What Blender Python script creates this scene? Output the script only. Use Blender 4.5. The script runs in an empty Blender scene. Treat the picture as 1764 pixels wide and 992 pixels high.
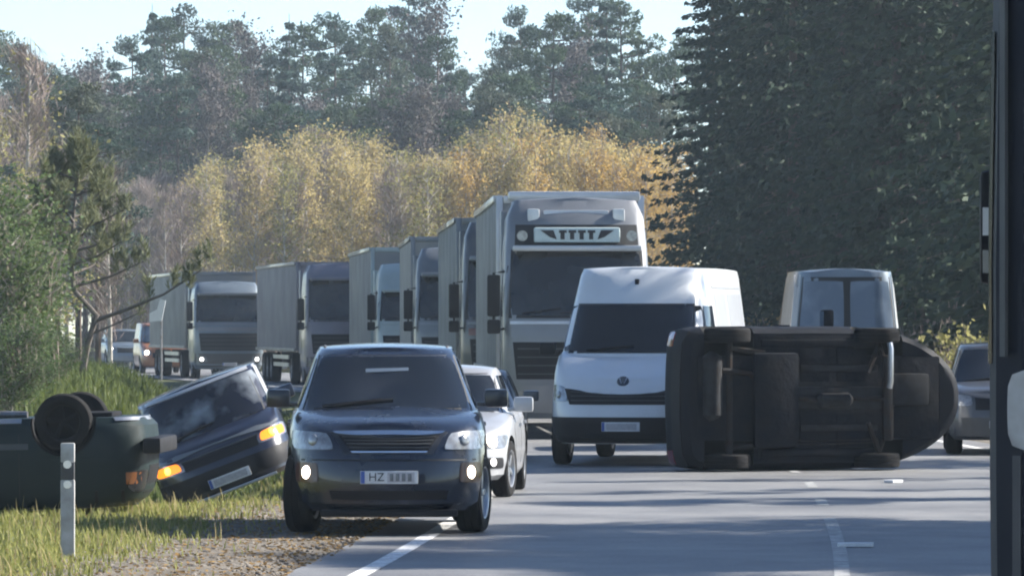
import bpy, bmesh, math, random
import numpy as np
from mathutils import Vector, Matrix

# ------------------------------------------------------------------ camera, sky, sun, exposure
scene = bpy.context.scene
R = math.radians
cam_d = bpy.data.cameras.new('camera')
cam_d.lens = 183.7
cam_d.sensor_width = 36.0
cam_d.clip_start = 0.5
cam_d.clip_end = 4000
cam = bpy.data.objects.new('camera', cam_d)
scene.collection.objects.link(cam)
cam.location = (0, 0, 1.9)
cam.rotation_euler = (R(90 + 0.41), 0, 0)
scene.camera = cam

SUN_AZ = R(17)      # degrees behind the exact right-hand side
SUN_EL = R(33)
sun_from = Vector((math.cos(SUN_AZ) * math.cos(SUN_EL), math.sin(SUN_AZ) * math.cos(SUN_EL), math.sin(SUN_EL)))
world = bpy.data.worlds.new('World')
scene.world = world
world.use_nodes = True
wn = world.node_tree.nodes
wl = world.node_tree.links
wn.clear()
wout = wn.new('ShaderNodeOutputWorld')
bg = wn.new('ShaderNodeBackground')
sky = wn.new('ShaderNodeTexSky')
sky.sky_type = 'NISHITA'
sky.sun_disc = False
sky.sun_elevation = SUN_EL
sky.sun_rotation = math.pi / 2 - SUN_AZ
sky.altitude = 50
sky.air_density = 0.7
sky.dust_density = 0.1
sky.ozone_density = 1.5
bg.inputs['Strength'].default_value = 0.075
wl.new(sky.outputs[0], bg.inputs['Color'])
wl.new(bg.outputs[0], wout.inputs['Surface'])

sun_d = bpy.data.lights.new('sun', 'SUN')
sun_d.energy = 5.0
sun_d.angle = R(0.53)
sun_d.color = (1.0, 0.95, 0.87)
sun = bpy.data.objects.new('sun', sun_d)
scene.collection.objects.link(sun)
sun.rotation_euler = sun_from.to_track_quat('Z', 'Y').to_euler()
sun.location = (60, 60, 60)

scene.view_settings.view_transform = 'Standard'
scene.view_settings.look = 'None'
scene.view_settings.exposure = 1.5
scene.view_settings.gamma = 1.0
scene.view_settings.use_curve_mapping = False
scene.render.engine = 'CYCLES'
scene.cycles.use_denoising = True
scene.cycles.max_bounces = 4
scene.cycles.diffuse_bounces = 2
scene.cycles.glossy_bounces = 2
scene.cycles.transmission_bounces = 2
scene.cycles.use_adaptive_sampling = True
scene.cycles.adaptive_threshold = 0.03
scene.cycles.transparent_max_bounces = 6
scene.cycles.volume_bounces = 0
scene.cycles.filter_width = 2.1

rng = np.random.default_rng(7)
random.seed(7)
COL = scene.collection


# ------------------------------------------------------------------ materials
def new_mat(name):
    m = bpy.data.materials.new(name)
    m.use_nodes = True
    nt = m.node_tree
    nt.nodes.clear()
    out = nt.nodes.new('ShaderNodeOutputMaterial')
    return m, nt, out


def pbr(name, col, rough=0.5, metal=0.0, coat=0.0, spec=0.5, noise=0.0, nscale=6.0, bump=0.0, bscale=40.0, dirt=None, emis=None, estr=0.0):
    m, nt, out = new_mat(name)
    N, L = nt.nodes, nt.links
    p = N.new('ShaderNodeBsdfPrincipled')
    L.new(p.outputs[0], out.inputs['Surface'])
    p.inputs['Base Color'].default_value = (*col, 1)
    p.inputs['Roughness'].default_value = rough
    p.inputs['Metallic'].default_value = metal
    p.inputs['Coat Weight'].default_value = coat
    p.inputs['Coat Roughness'].default_value = 0.06
    p.inputs['Specular IOR Level'].default_value = spec
    if emis:
        p.inputs['Emission Color'].default_value = (*emis, 1)
        p.inputs['Emission Strength'].default_value = estr
    tc = N.new('ShaderNodeTexCoord')
    if noise > 0:
        t = N.new('ShaderNodeTexNoise')
        t.inputs['Scale'].default_value = nscale
        t.inputs['Detail'].default_value = 6
        L.new(tc.outputs['Object'], t.inputs['Vector'])
        mx = N.new('ShaderNodeMix')
        mx.data_type = 'RGBA'
        dk = dirt if dirt else tuple(c * 0.55 for c in col)
        mr = N.new('ShaderNodeMapRange')
        mr.inputs[1].default_value = 0.35
        mr.inputs[2].default_value = 0.75
        mr.inputs[3].default_value = 0.0
        mr.inputs[4].default_value = noise
        L.new(t.outputs['Fac'], mr.inputs[0])
        L.new(mr.outputs[0], mx.inputs['Factor'])
        mx.inputs['A'].default_value = (*col, 1)
        mx.inputs['B'].default_value = (*dk, 1)
        L.new(mx.outputs['Result'], p.inputs['Base Color'])
        mr2 = N.new('ShaderNodeMapRange')
        mr2.inputs[1].default_value = 0.3
        mr2.inputs[2].default_value = 0.8
        mr2.inputs[3].default_value = rough
        mr2.inputs[4].default_value = min(1, rough + 0.3 * noise)
        L.new(t.outputs['Fac'], mr2.inputs[0])
        L.new(mr2.outputs[0], p.inputs['Roughness'])
    if bump > 0:
        t2 = N.new('ShaderNodeTexNoise')
        t2.inputs['Scale'].default_value = bscale
        t2.inputs['Detail'].default_value = 4
        L.new(tc.outputs['Object'], t2.inputs['Vector'])
        b = N.new('ShaderNodeBump')
        b.inputs['Strength'].default_value = bump
        b.inputs['Distance'].default_value = 0.02
        L.new(t2.outputs['Fac'], b.inputs['Height'])
        L.new(b.outputs[0], p.inputs['Normal'])
    return m


def leafmat(name, c1, c2, trans=0.35, rough=0.6):
    m, nt, out = new_mat(name)
    N, L = nt.nodes, nt.links
    g = N.new('ShaderNodeNewGeometry')
    oi = N.new('ShaderNodeObjectInfo')
    add = N.new('ShaderNodeMath')
    add.operation = 'MULTIPLY_ADD'
    L.new(oi.outputs['Random'], add.inputs[0])
    add.inputs[1].default_value = 0.5
    half = N.new('ShaderNodeMath')
    half.operation = 'MULTIPLY'
    half.inputs[1].default_value = 0.5
    L.new(g.outputs['Random Per Island'], half.inputs[0])
    L.new(half.outputs[0], add.inputs[2])
    mx = N.new('ShaderNodeMix')
    mx.data_type = 'RGBA'
    mx.inputs['A'].default_value = (*c1, 1)
    mx.inputs['B'].default_value = (*c2, 1)
    L.new(add.outputs[0], mx.inputs['Factor'])
    d = N.new('ShaderNodeBsdfPrincipled')
    d.inputs['Roughness'].default_value = rough
    d.inputs['Specular IOR Level'].default_value = 0.08
    L.new(mx.outputs['Result'], d.inputs['Base Color'])
    t = N.new('ShaderNodeBsdfTranslucent')
    L.new(mx.outputs['Result'], t.inputs['Color'])
    ms = N.new('ShaderNodeMixShader')
    ms.inputs[0].default_value = trans
    L.new(d.outputs[0], ms.inputs[1])
    L.new(t.outputs[0], ms.inputs[2])
    L.new(ms.outputs[0], out.inputs['Surface'])
    return m


def ground_material(name, cols, scale, bump=0.3, bscale=30, rough=0.9, detail_scale=60.0, spec=0.3):
    """cols: three colours blended by large and small noise in world space"""
    m, nt, out = new_mat(name)
    N, L = nt.nodes, nt.links
    p = N.new('ShaderNodeBsdfPrincipled')
    L.new(p.outputs[0], out.inputs['Surface'])
    p.inputs['Roughness'].default_value = rough
    p.inputs['Specular IOR Level'].default_value = spec
    tc = N.new('ShaderNodeTexCoord')
    t1 = N.new('ShaderNodeTexNoise')
    t1.inputs['Scale'].default_value = scale
    t1.inputs['Detail'].default_value = 8
    t1.inputs['Roughness'].default_value = 0.65
    L.new(tc.outputs['Object'], t1.inputs['Vector'])
    cr = N.new('ShaderNodeValToRGB')
    cr.color_ramp.elements[0].position = 0.33
    cr.color_ramp.elements[1].position = 0.68
    cr.color_ramp.elements[0].color = (*cols[0], 1)
    cr.color_ramp.elements[1].color = (*cols[2], 1)
    e = cr.color_ramp.elements.new(0.5)
    e.color = (*cols[1], 1)
    L.new(t1.outputs['Fac'], cr.inputs[0])
    t2 = N.new('ShaderNodeTexNoise')
    t2.inputs['Scale'].default_value = detail_scale
    t2.inputs['Detail'].default_value = 5
    L.new(tc.outputs['Object'], t2.inputs['Vector'])
    mr = N.new('ShaderNodeMapRange')
    mr.inputs[1].default_value = 0.3
    mr.inputs[2].default_value = 0.7
    mr.inputs[3].default_value = 0.65
    mr.inputs[4].default_value = 1.35
    L.new(t2.outputs['Fac'], mr.inputs[0])
    mul = N.new('ShaderNodeMix')
    mul.data_type = 'RGBA'
    mul.blend_type = 'MULTIPLY'
    mul.inputs['Factor'].default_value = 1
    L.new(cr.outputs[0], mul.inputs['A'])
    L.new(mr.outputs[0], mul.inputs['B'])
    L.new(mul.outputs['Result'], p.inputs['Base Color'])
    t3 = N.new('ShaderNodeTexNoise')
    t3.inputs['Scale'].default_value = bscale
    t3.inputs['Detail'].default_value = 5
    L.new(tc.outputs['Object'], t3.inputs['Vector'])
    b = N.new('ShaderNodeBump')
    b.inputs['Strength'].default_value = bump
    b.inputs['Distance'].default_value = 0.03
    L.new(t3.outputs['Fac'], b.inputs['Height'])
    L.new(b.outputs[0], p.inputs['Normal'])
    return m


def glassmat(name, col, rough=0.04, streak=0.5, pale=(0.10, 0.12, 0.15), scale=2.2):
    """dark car glass: opaque tint mottled paler by noise under a glossy face"""
    m, nt, out = new_mat(name)
    N, L = nt.nodes, nt.links
    p = N.new('ShaderNodeBsdfPrincipled')
    L.new(p.outputs[0], out.inputs['Surface'])
    p.inputs['Roughness'].default_value = rough
    p.inputs['IOR'].default_value = 1.5
    p.inputs['Specular IOR Level'].default_value = 0.6
    tc = N.new('ShaderNodeTexCoord')
    t = N.new('ShaderNodeTexNoise')
    t.inputs['Scale'].default_value = scale
    t.inputs['Detail'].default_value = 3
    L.new(tc.outputs['Object'], t.inputs['Vector'])
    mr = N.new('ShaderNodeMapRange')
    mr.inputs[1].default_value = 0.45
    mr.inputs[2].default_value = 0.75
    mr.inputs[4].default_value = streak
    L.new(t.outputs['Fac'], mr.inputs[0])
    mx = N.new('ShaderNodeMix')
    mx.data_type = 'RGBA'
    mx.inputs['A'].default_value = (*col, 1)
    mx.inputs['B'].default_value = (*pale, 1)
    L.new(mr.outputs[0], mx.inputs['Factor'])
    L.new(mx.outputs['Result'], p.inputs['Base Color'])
    return m


def lampmat(name, col, strength, base=(0.6, 0.6, 0.6)):
    return pbr(name, base, 0.15, emis=col, estr=strength)


M = {}
M['asphalt'] = ground_material('asphalt', [(0.115, 0.115, 0.12), (0.175, 0.175, 0.177), (0.235, 0.230, 0.225)], 0.45, 0.3, 90, 0.55, 45, 0.5)
M['gravel'] = ground_material('gravel', [(0.10, 0.085, 0.066), (0.15, 0.13, 0.105), (0.22, 0.195, 0.16)], 1.3, 0.9, 26, 0.95, 22)
M['earth'] = ground_material('earth', [(0.05, 0.06, 0.02), (0.10, 0.11, 0.04), (0.17, 0.15, 0.06)], 0.35, 0.8, 12, 0.95, 9)
M['paint_line'] = ground_material('paint_line', [(0.42, 0.42, 0.41), (0.66, 0.66, 0.65), (0.78, 0.78, 0.77)], 3.5, 0.15, 60, 0.6, 30)
M['paint_worn'] = ground_material('paint_worn', [(0.17, 0.17, 0.17), (0.30, 0.30, 0.295), (0.50, 0.50, 0.49)], 5.0, 0.15, 60, 0.6, 30)
M['litter'] = leafmat('leaf_litter', (0.16, 0.09, 0.035), (0.34, 0.23, 0.09), 0.2, 0.8)
M['stone'] = pbr('stone', (0.22, 0.195, 0.165), 0.9, noise=0.9, nscale=1.5, dirt=(0.09, 0.075, 0.06))
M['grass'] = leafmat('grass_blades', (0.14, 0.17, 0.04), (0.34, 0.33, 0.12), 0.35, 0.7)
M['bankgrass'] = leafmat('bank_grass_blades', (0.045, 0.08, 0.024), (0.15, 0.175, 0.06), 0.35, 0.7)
M['drygrass'] = leafmat('dry_stalks', (0.30, 0.24, 0.11), (0.46, 0.40, 0.22), 0.35, 0.8)
M['pine_leaf'] = leafmat('pine_needles', (0.034, 0.068, 0.040), (0.085, 0.115, 0.060), 0.2)
M['pine_grey'] = leafmat('pine_needles_grey', (0.050, 0.072, 0.056), (0.11, 0.12, 0.08), 0.2)
M['pine_teal'] = leafmat('pine_needles_teal', (0.032, 0.072, 0.062), (0.080, 0.115, 0.090), 0.2)
M['sapling_leaf'] = leafmat('sapling_needles', (0.11, 0.13, 0.07), (0.32, 0.31, 0.18), 0.3)
M['mauve_twig'] = leafmat('mauve_twigs', (0.085, 0.078, 0.078), (0.155, 0.14, 0.135), 0.05, 0.9)
M['spruce_leaf'] = leafmat('spruce_needles', (0.028, 0.052, 0.042), (0.072, 0.096, 0.062), 0.15)
M['spruce_green'] = leafmat('spruce_needles_green', (0.030, 0.085, 0.030), (0.070, 0.15, 0.045), 0.25)
M['bush_green'] = leafmat('bush_leaves', (0.045, 0.085, 0.035), (0.12, 0.16, 0.065), 0.35)
M['birch_gold'] = leafmat('birch_leaves_gold', (0.33, 0.26, 0.11), (0.52, 0.43, 0.20), 0.45)
M['birch_orange'] = leafmat('birch_leaves_orange', (0.38, 0.25, 0.08), (0.57, 0.40, 0.14), 0.45)
M['birch_olive'] = leafmat('birch_leaves_olive', (0.19, 0.19, 0.07), (0.36, 0.33, 0.13), 0.45)
M['twig'] = leafmat('bare_twigs', (0.20, 0.155, 0.14), (0.34, 0.28, 0.25), 0.05, 0.85)
M['shrub_leaf'] = leafmat('shrub_leaves', (0.09, 0.10, 0.045), (0.27, 0.22, 0.12), 0.35)
M['bark_pine'] = pbr('bark_pine', (0.095, 0.066, 0.05), 0.9, noise=0.9, nscale=2.5, dirt=(0.05, 0.042, 0.036), bump=0.8, bscale=6)
M['bark_grey'] = pbr('bark_grey', (0.13, 0.11, 0.095), 0.9, noise=0.8, nscale=3, bump=0.6, bscale=8)
M['bark_birch'] = pbr('bark_birch', (0.50, 0.47, 0.42), 0.8, noise=0.9, nscale=2.0, dirt=(0.10, 0.09, 0.08))

M['rubber'] = pbr('rubber', (0.009, 0.009, 0.010), 0.85, spec=0.15, noise=0.6, nscale=5, dirt=(0.028, 0.026, 0.024))
M['plastic'] = pbr('black_plastic', (0.008, 0.008, 0.011), 0.55, spec=0.25, noise=0.5, nscale=4, dirt=(0.018, 0.017, 0.016))
M['grey_plastic'] = pbr('grey_plastic', (0.06, 0.062, 0.065), 0.55, noise=0.4)
M['void'] = pbr('wheel_housing', (0.006, 0.006, 0.007), 0.95)
M['alloy'] = pbr('alloy', (0.45, 0.46, 0.48), 0.3, 0.9, noise=0.5)
M['steel'] = pbr('steel', (0.30, 0.30, 0.31), 0.4, 0.9, noise=0.7, nscale=8, dirt=(0.12, 0.08, 0.05))
M['chrome'] = pbr('chrome', (0.75, 0.76, 0.78), 0.12, 1.0)
M['lamp_clear'] = pbr('lamp_clear', (0.34, 0.36, 0.38), 0.1, 0.35, 0.8, noise=0.8, nscale=14, dirt=(0.06, 0.06, 0.07))
M['lamp_on'] = lampmat('lamp_on', (1.0, 0.80, 0.62), 5.0)
M['lamp_glow'] = lampmat('lamp_glow', (1.0, 0.30, 0.18), 0.006, (0.014, 0.008, 0.008))
M['lamp_dim'] = lampmat('lamp_dim', (1.0, 0.95, 0.9), 2.2)
M['lamp_amber'] = lampmat('lamp_amber', (1.0, 0.22, 0.01), 0.75, (0.5, 0.16, 0.02))
M['lamp_amber_core'] = lampmat('lamp_amber_core', (1.0, 0.50, 0.08), 1.5, (0.6, 0.3, 0.06))
M['lamp_amber_off'] = pbr('lamp_amber_off', (0.20, 0.07, 0.02), 0.2, coat=0.6)
M['lamp_red'] = pbr('lamp_red', (0.25, 0.01, 0.01), 0.12, coat=1.0)
M['white_plate'] = pbr('plate_white', (0.66, 0.67, 0.68), 0.4, noise=0.5, nscale=9, dirt=(0.4, 0.4, 0.42))
M['plate_smear'] = pbr('plate_smear', (0.36, 0.35, 0.37), 0.5, noise=0.8, nscale=30, dirt=(0.5, 0.49, 0.5))
M['ink'] = pbr('ink', (0.02, 0.02, 0.025), 0.6)
M['blue_band'] = pbr('plate_blue', (0.05, 0.10, 0.35), 0.5)
M['glass'] = glassmat('glass_dark', (0.007, 0.009, 0.012), 0.04, 0.35, (0.045, 0.05, 0.06))
M['glass_cab'] = glassmat('glass_cab', (0.012, 0.014, 0.016), 0.06, 0.5, (0.05, 0.055, 0.06), 1.4)
M['glass_tilt'] = glassmat('glass_tilt', (0.012, 0.014, 0.022), 0.05, 0.9, (0.30, 0.33, 0.36), 2.4)  # pale mottling paints reflections onto the tilted windscreen
M['glass_pale'] = glassmat('glass_pale', (0.10, 0.13, 0.17), 0.06, 0.8, (0.24, 0.28, 0.33), 1.6)  # lighter base carries a painted sky reflection
M['seal'] = pbr('window_seal', (0.01, 0.01, 0.011), 0.6)
M['p_navy'] = pbr('paint_navy', (0.006, 0.010, 0.022), 0.22, 0.1, 0.7, noise=0.3, nscale=3, dirt=(0.014, 0.016, 0.022))
M['p_indigo'] = pbr('paint_indigo', (0.009, 0.012, 0.030), 0.28, 0.1, 0.7, noise=0.4, nscale=3, dirt=(0.02, 0.021, 0.03))
M['p_green'] = pbr('paint_green', (0.003, 0.014, 0.015), 0.45, 0.0, 0.0, spec=0.3, noise=0.5, nscale=2.5, dirt=(0.010, 0.020, 0.019))
M['p_black'] = pbr('paint_black', (0.006, 0.008, 0.014), 0.3, 0.0, 0.5, noise=0.4, nscale=3, dirt=(0.016, 0.016, 0.018))
M['p_matte_black'] = pbr('paint_matte_black', (0.006, 0.008, 0.013), 0.6, 0.0, 0.0, spec=0.15, noise=0.5, nscale=3, dirt=(0.014, 0.014, 0.016))  # matte black with low specular and random grey mottling
M['p_white'] = pbr('paint_white', (0.62, 0.64, 0.66), 0.3, 0.0, 0.7, noise=0.4, nscale=2, dirt=(0.5, 0.5, 0.5))
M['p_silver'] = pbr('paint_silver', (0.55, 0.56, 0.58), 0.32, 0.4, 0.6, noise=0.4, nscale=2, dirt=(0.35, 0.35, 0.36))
M['p_cab'] = pbr('paint_cab', (0.20, 0.21, 0.225), 0.38, 0.3, 0.5, noise=0.6, nscale=1.6, dirt=(0.15, 0.15, 0.16))
M['p_saloon'] = pbr('paint_saloon', (0.40, 0.41, 0.43), 0.34, 0.3, 0.6, noise=0.5, nscale=3, dirt=(0.26, 0.26, 0.27))
M['p_grey'] = pbr('paint_grey', (0.16, 0.17, 0.18), 0.35, 0.3, 0.7, noise=0.4, nscale=2)
M['p_slate'] = pbr('paint_slate', (0.15, 0.185, 0.22), 0.35, 0.3, 0.7, noise=0.4, nscale=2)
M['p_rust'] = pbr('paint_rust', (0.34, 0.13, 0.05), 0.35, 0.1, 0.7, noise=0.4, nscale=2)
M['p_maroon'] = pbr('paint_maroon', (0.13, 0.045, 0.04), 0.4, 0.1, 0.6, noise=0.5, nscale=2)
M['p_palegreen'] = pbr('paint_palegreen', (0.34, 0.41, 0.41), 0.35, 0.0, 0.6, noise=0.4, nscale=2)
M['p_darkgrey'] = pbr('paint_darkgrey', (0.06, 0.063, 0.07), 0.35, 0.2, 0.7, noise=0.4, nscale=2)
M['p_mauve'] = pbr('paint_mauve', (0.19, 0.18, 0.22), 0.4, 0.1, 0.5, noise=0.4, nscale=2)
M['tarp_grey'] = pbr('tarp_grey', (0.211, 0.211, 0.211), 0.55, noise=0.6, nscale=0.8, dirt=(0.149, 0.143, 0.136), bump=0.25, bscale=1.5)
M['tarp_mauve'] = pbr('tarp_mauve', (0.205, 0.192, 0.211), 0.55, noise=0.6, nscale=0.8, dirt=(0.149, 0.136, 0.149), bump=0.25, bscale=1.5)
M['tarp_slate'] = pbr('tarp_slate', (0.156, 0.168, 0.174), 0.55, noise=0.6, nscale=0.8, dirt=(0.108, 0.114, 0.114), bump=0.25, bscale=1.5)
M['tarp_beige'] = pbr('tarp_beige', (0.294, 0.280, 0.259), 0.55, noise=0.6, nscale=0.8, dirt=(0.210, 0.196, 0.182), bump=0.25, bscale=1.5)
M['tarp_dark'] = pbr('tarp_dark', (0.112, 0.115, 0.119), 0.55, noise=0.6, nscale=0.8, bump=0.25, bscale=1.5)
M['underbody'] = pbr('underbody', (0.007, 0.009, 0.014), 0.8, spec=0.12, noise=0.9, nscale=4, dirt=(0.020, 0.019, 0.019), bump=0.5, bscale=12)
M['heatshield'] = pbr('heat_shield', (0.030, 0.031, 0.034), 0.75, 0.0, spec=0.15, noise=0.8, nscale=7, dirt=(0.018, 0.016, 0.014))
M['dark_steel'] = pbr('dark_steel', (0.024, 0.024, 0.025), 0.75, 0.0, spec=0.15, noise=0.9, nscale=8, dirt=(0.03, 0.02, 0.015))
M['p_coach'] = pbr('paint_coach', (0.006, 0.009, 0.018), 0.6, 0.0, 0.0, spec=0.25, noise=0.4, nscale=2, dirt=(0.014, 0.016, 0.022))
M['post_white'] = pbr('post_white', (0.44, 0.45, 0.45), 0.7, noise=0.9, nscale=7, dirt=(0.22, 0.21, 0.18))
M['reflector'] = pbr('reflector', (0.85, 0.86, 0.88), 0.15, 0.3, 1.0)
M['sign_box'] = pbr('sign_box', (0.60, 0.70, 0.70), 0.4, noise=0.3)


# ------------------------------------------------------------------ object helpers
def tag(o, label=None, cat=None, group=None, kind=None):
    if label: o['label'] = label
    if cat: o['category'] = cat
    if group: o['group'] = group
    if kind: o['kind'] = kind
    return o


def empty(name, loc=(0, 0, 0), rot=(0, 0, 0)):
    o = bpy.data.objects.new(name, None)
    COL.objects.link(o)
    o.location = loc
    o.rotation_euler = rot
    return o


def link(name, me, mat=None, parent=None):
    o = bpy.data.objects.new(name, me)
    COL.objects.link(o)
    if mat is not None and len(me.materials) == 0:
        me.materials.append(M[mat] if isinstance(mat, str) else mat)
    if parent: o.parent = parent
    return o


def copy_tree(o, parent=None):
    c = o.copy()
    COL.objects.link(c)
    c.parent = parent
    for ch in o.children:
        copy_tree(ch, c)
    return c


def finish(bm, name, mat, parent, sharp=35, doubles=0.0005):
    if doubles: bmesh.ops.remove_doubles(bm, verts=bm.verts, dist=doubles)
    bmesh.ops.recalc_face_normals(bm, faces=bm.faces)
    lim = R(sharp)
    for f in bm.faces: f.smooth = True
    for e in bm.edges:
        if len(e.link_faces) == 2 and e.calc_face_angle(0) > lim: e.smooth = False
    me = bpy.data.meshes.new(name)
    bm.to_mesh(me)
    bm.free()
    return link(name, me, mat, parent)


class MB:
    """collects boxes, tubes and lathes into one mesh"""
    def __init__(s): s.bm = bmesh.new()

    def box(s, lo, hi, bevel=0.0, mtx=None):
        lo, hi = Vector(lo), Vector(hi)
        r = bmesh.ops.create_cube(s.bm, size=1)
        vs = r['verts']
        for v in vs:
            v.co = Vector(((v.co.x + .5) * (hi.x - lo.x) + lo.x, (v.co.y + .5) * (hi.y - lo.y) + lo.y, (v.co.z + .5) * (hi.z - lo.z) + lo.z))
        if bevel > 0:
            es = list({e for v in vs for e in v.link_edges})
            rr = bmesh.ops.bevel(s.bm, geom=es, offset=bevel, segments=2, affect='EDGES', profile=0.6)
            vs = list({v for f in rr['faces'] for v in f.verts} | {v for v in vs if v.is_valid})
        if mtx is not None:
            for v in vs: v.co = mtx @ v.co
        return s

    def tube(s, pts, r, seg=8, caps=True):
        pts = [Vector(p) for p in pts]
        rs = r if isinstance(r, (list, tuple)) else [r] * len(pts)
        rings = []
        ref = Vector((0, 0, 1))
        for i, p in enumerate(pts):
            d = (pts[min(i + 1, len(pts) - 1)] - pts[max(i - 1, 0)]).normalized()
            rf = ref if abs(d.dot(ref)) < 0.95 else Vector((1, 0, 0))
            u = d.cross(rf).normalized()
            w = d.cross(u)
            rings.append([s.bm.verts.new(p + (u * math.cos(a) + w * math.sin(a)) * rs[i]) for a in [2 * math.pi * k / seg for k in range(seg)]])
        for a, b in zip(rings, rings[1:]):
            for k in range(seg):
                s.bm.faces.new((a[k], a[(k + 1) % seg], b[(k + 1) % seg], b[k]))
        if caps:
            s.bm.faces.new(rings[0])
            s.bm.faces.new(rings[-1])
        return s

    def lathe_x(s, prof, c=(0, 0, 0), seg=28):
        """profile of (x, r) spun about the X axis"""
        rings = []
        for x, r in prof:
            rings.append([s.bm.verts.new((c[0] + x, c[1] + r * math.cos(2 * math.pi * k / seg), c[2] + r * math.sin(2 * math.pi * k / seg))) for k in range(seg)])
        for a, b in zip(rings, rings[1:]):
            for k in range(seg):
                s.bm.faces.new((a[k], a[(k + 1) % seg], b[(k + 1) % seg], b[k]))
        return s

    def poly(s, pts, thick=0.0, d=(0, -1, 0)):
        vs = [s.bm.verts.new(p) for p in pts]
        f = s.bm.faces.new(vs)
        if thick:
            r = bmesh.ops.extrude_face_region(s.bm, geom=[f])
            for v in [g for g in r['geom'] if isinstance(g, bmesh.types.BMVert)]:
                v.co += Vector(d) * thick
        return s

    def build(s, name, mat, parent=None, sharp=35, doubles=0.0):
        return finish(s.bm, name, mat, parent, sharp, doubles)


def interp(tab, y):
    if y <= tab[0][0]: return tab[0][1]
    for (a, za), (b, zb) in zip(tab, tab[1:]):
        if y <= b:
            t = (y - a) / (b - a)
            return za + (zb - za) * t
    return tab[-1][1]


def interp_s(tab, y):
    """smooth (Catmull-Rom) interpolation through (y, value) pairs"""
    n = len(tab)
    if y <= tab[0][0]: return tab[0][1]
    if y >= tab[-1][0]: return tab[-1][1]
    for i in range(n - 1):
        if y <= tab[i + 1][0]:
            x0, x1 = tab[i][0], tab[i + 1][0]
            h = x1 - x0
            def sl(k):
                if k <= 0: return (tab[1][1] - tab[0][1]) / (tab[1][0] - tab[0][0])
                if k >= n - 1: return (tab[-1][1] - tab[-2][1]) / (tab[-1][0] - tab[-2][0])
                return (tab[k + 1][1] - tab[k - 1][1]) / (tab[k + 1][0] - tab[k - 1][0])
            t = (y - x0) / h
            m0, m1 = sl(i) * h, sl(i + 1) * h
            return (2 * t**3 - 3 * t * t + 1) * tab[i][1] + (t**3 - 2 * t * t + t) * m0 + (-2 * t**3 + 3 * t * t) * tab[i + 1][1] + (t**3 - t * t) * m1


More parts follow.
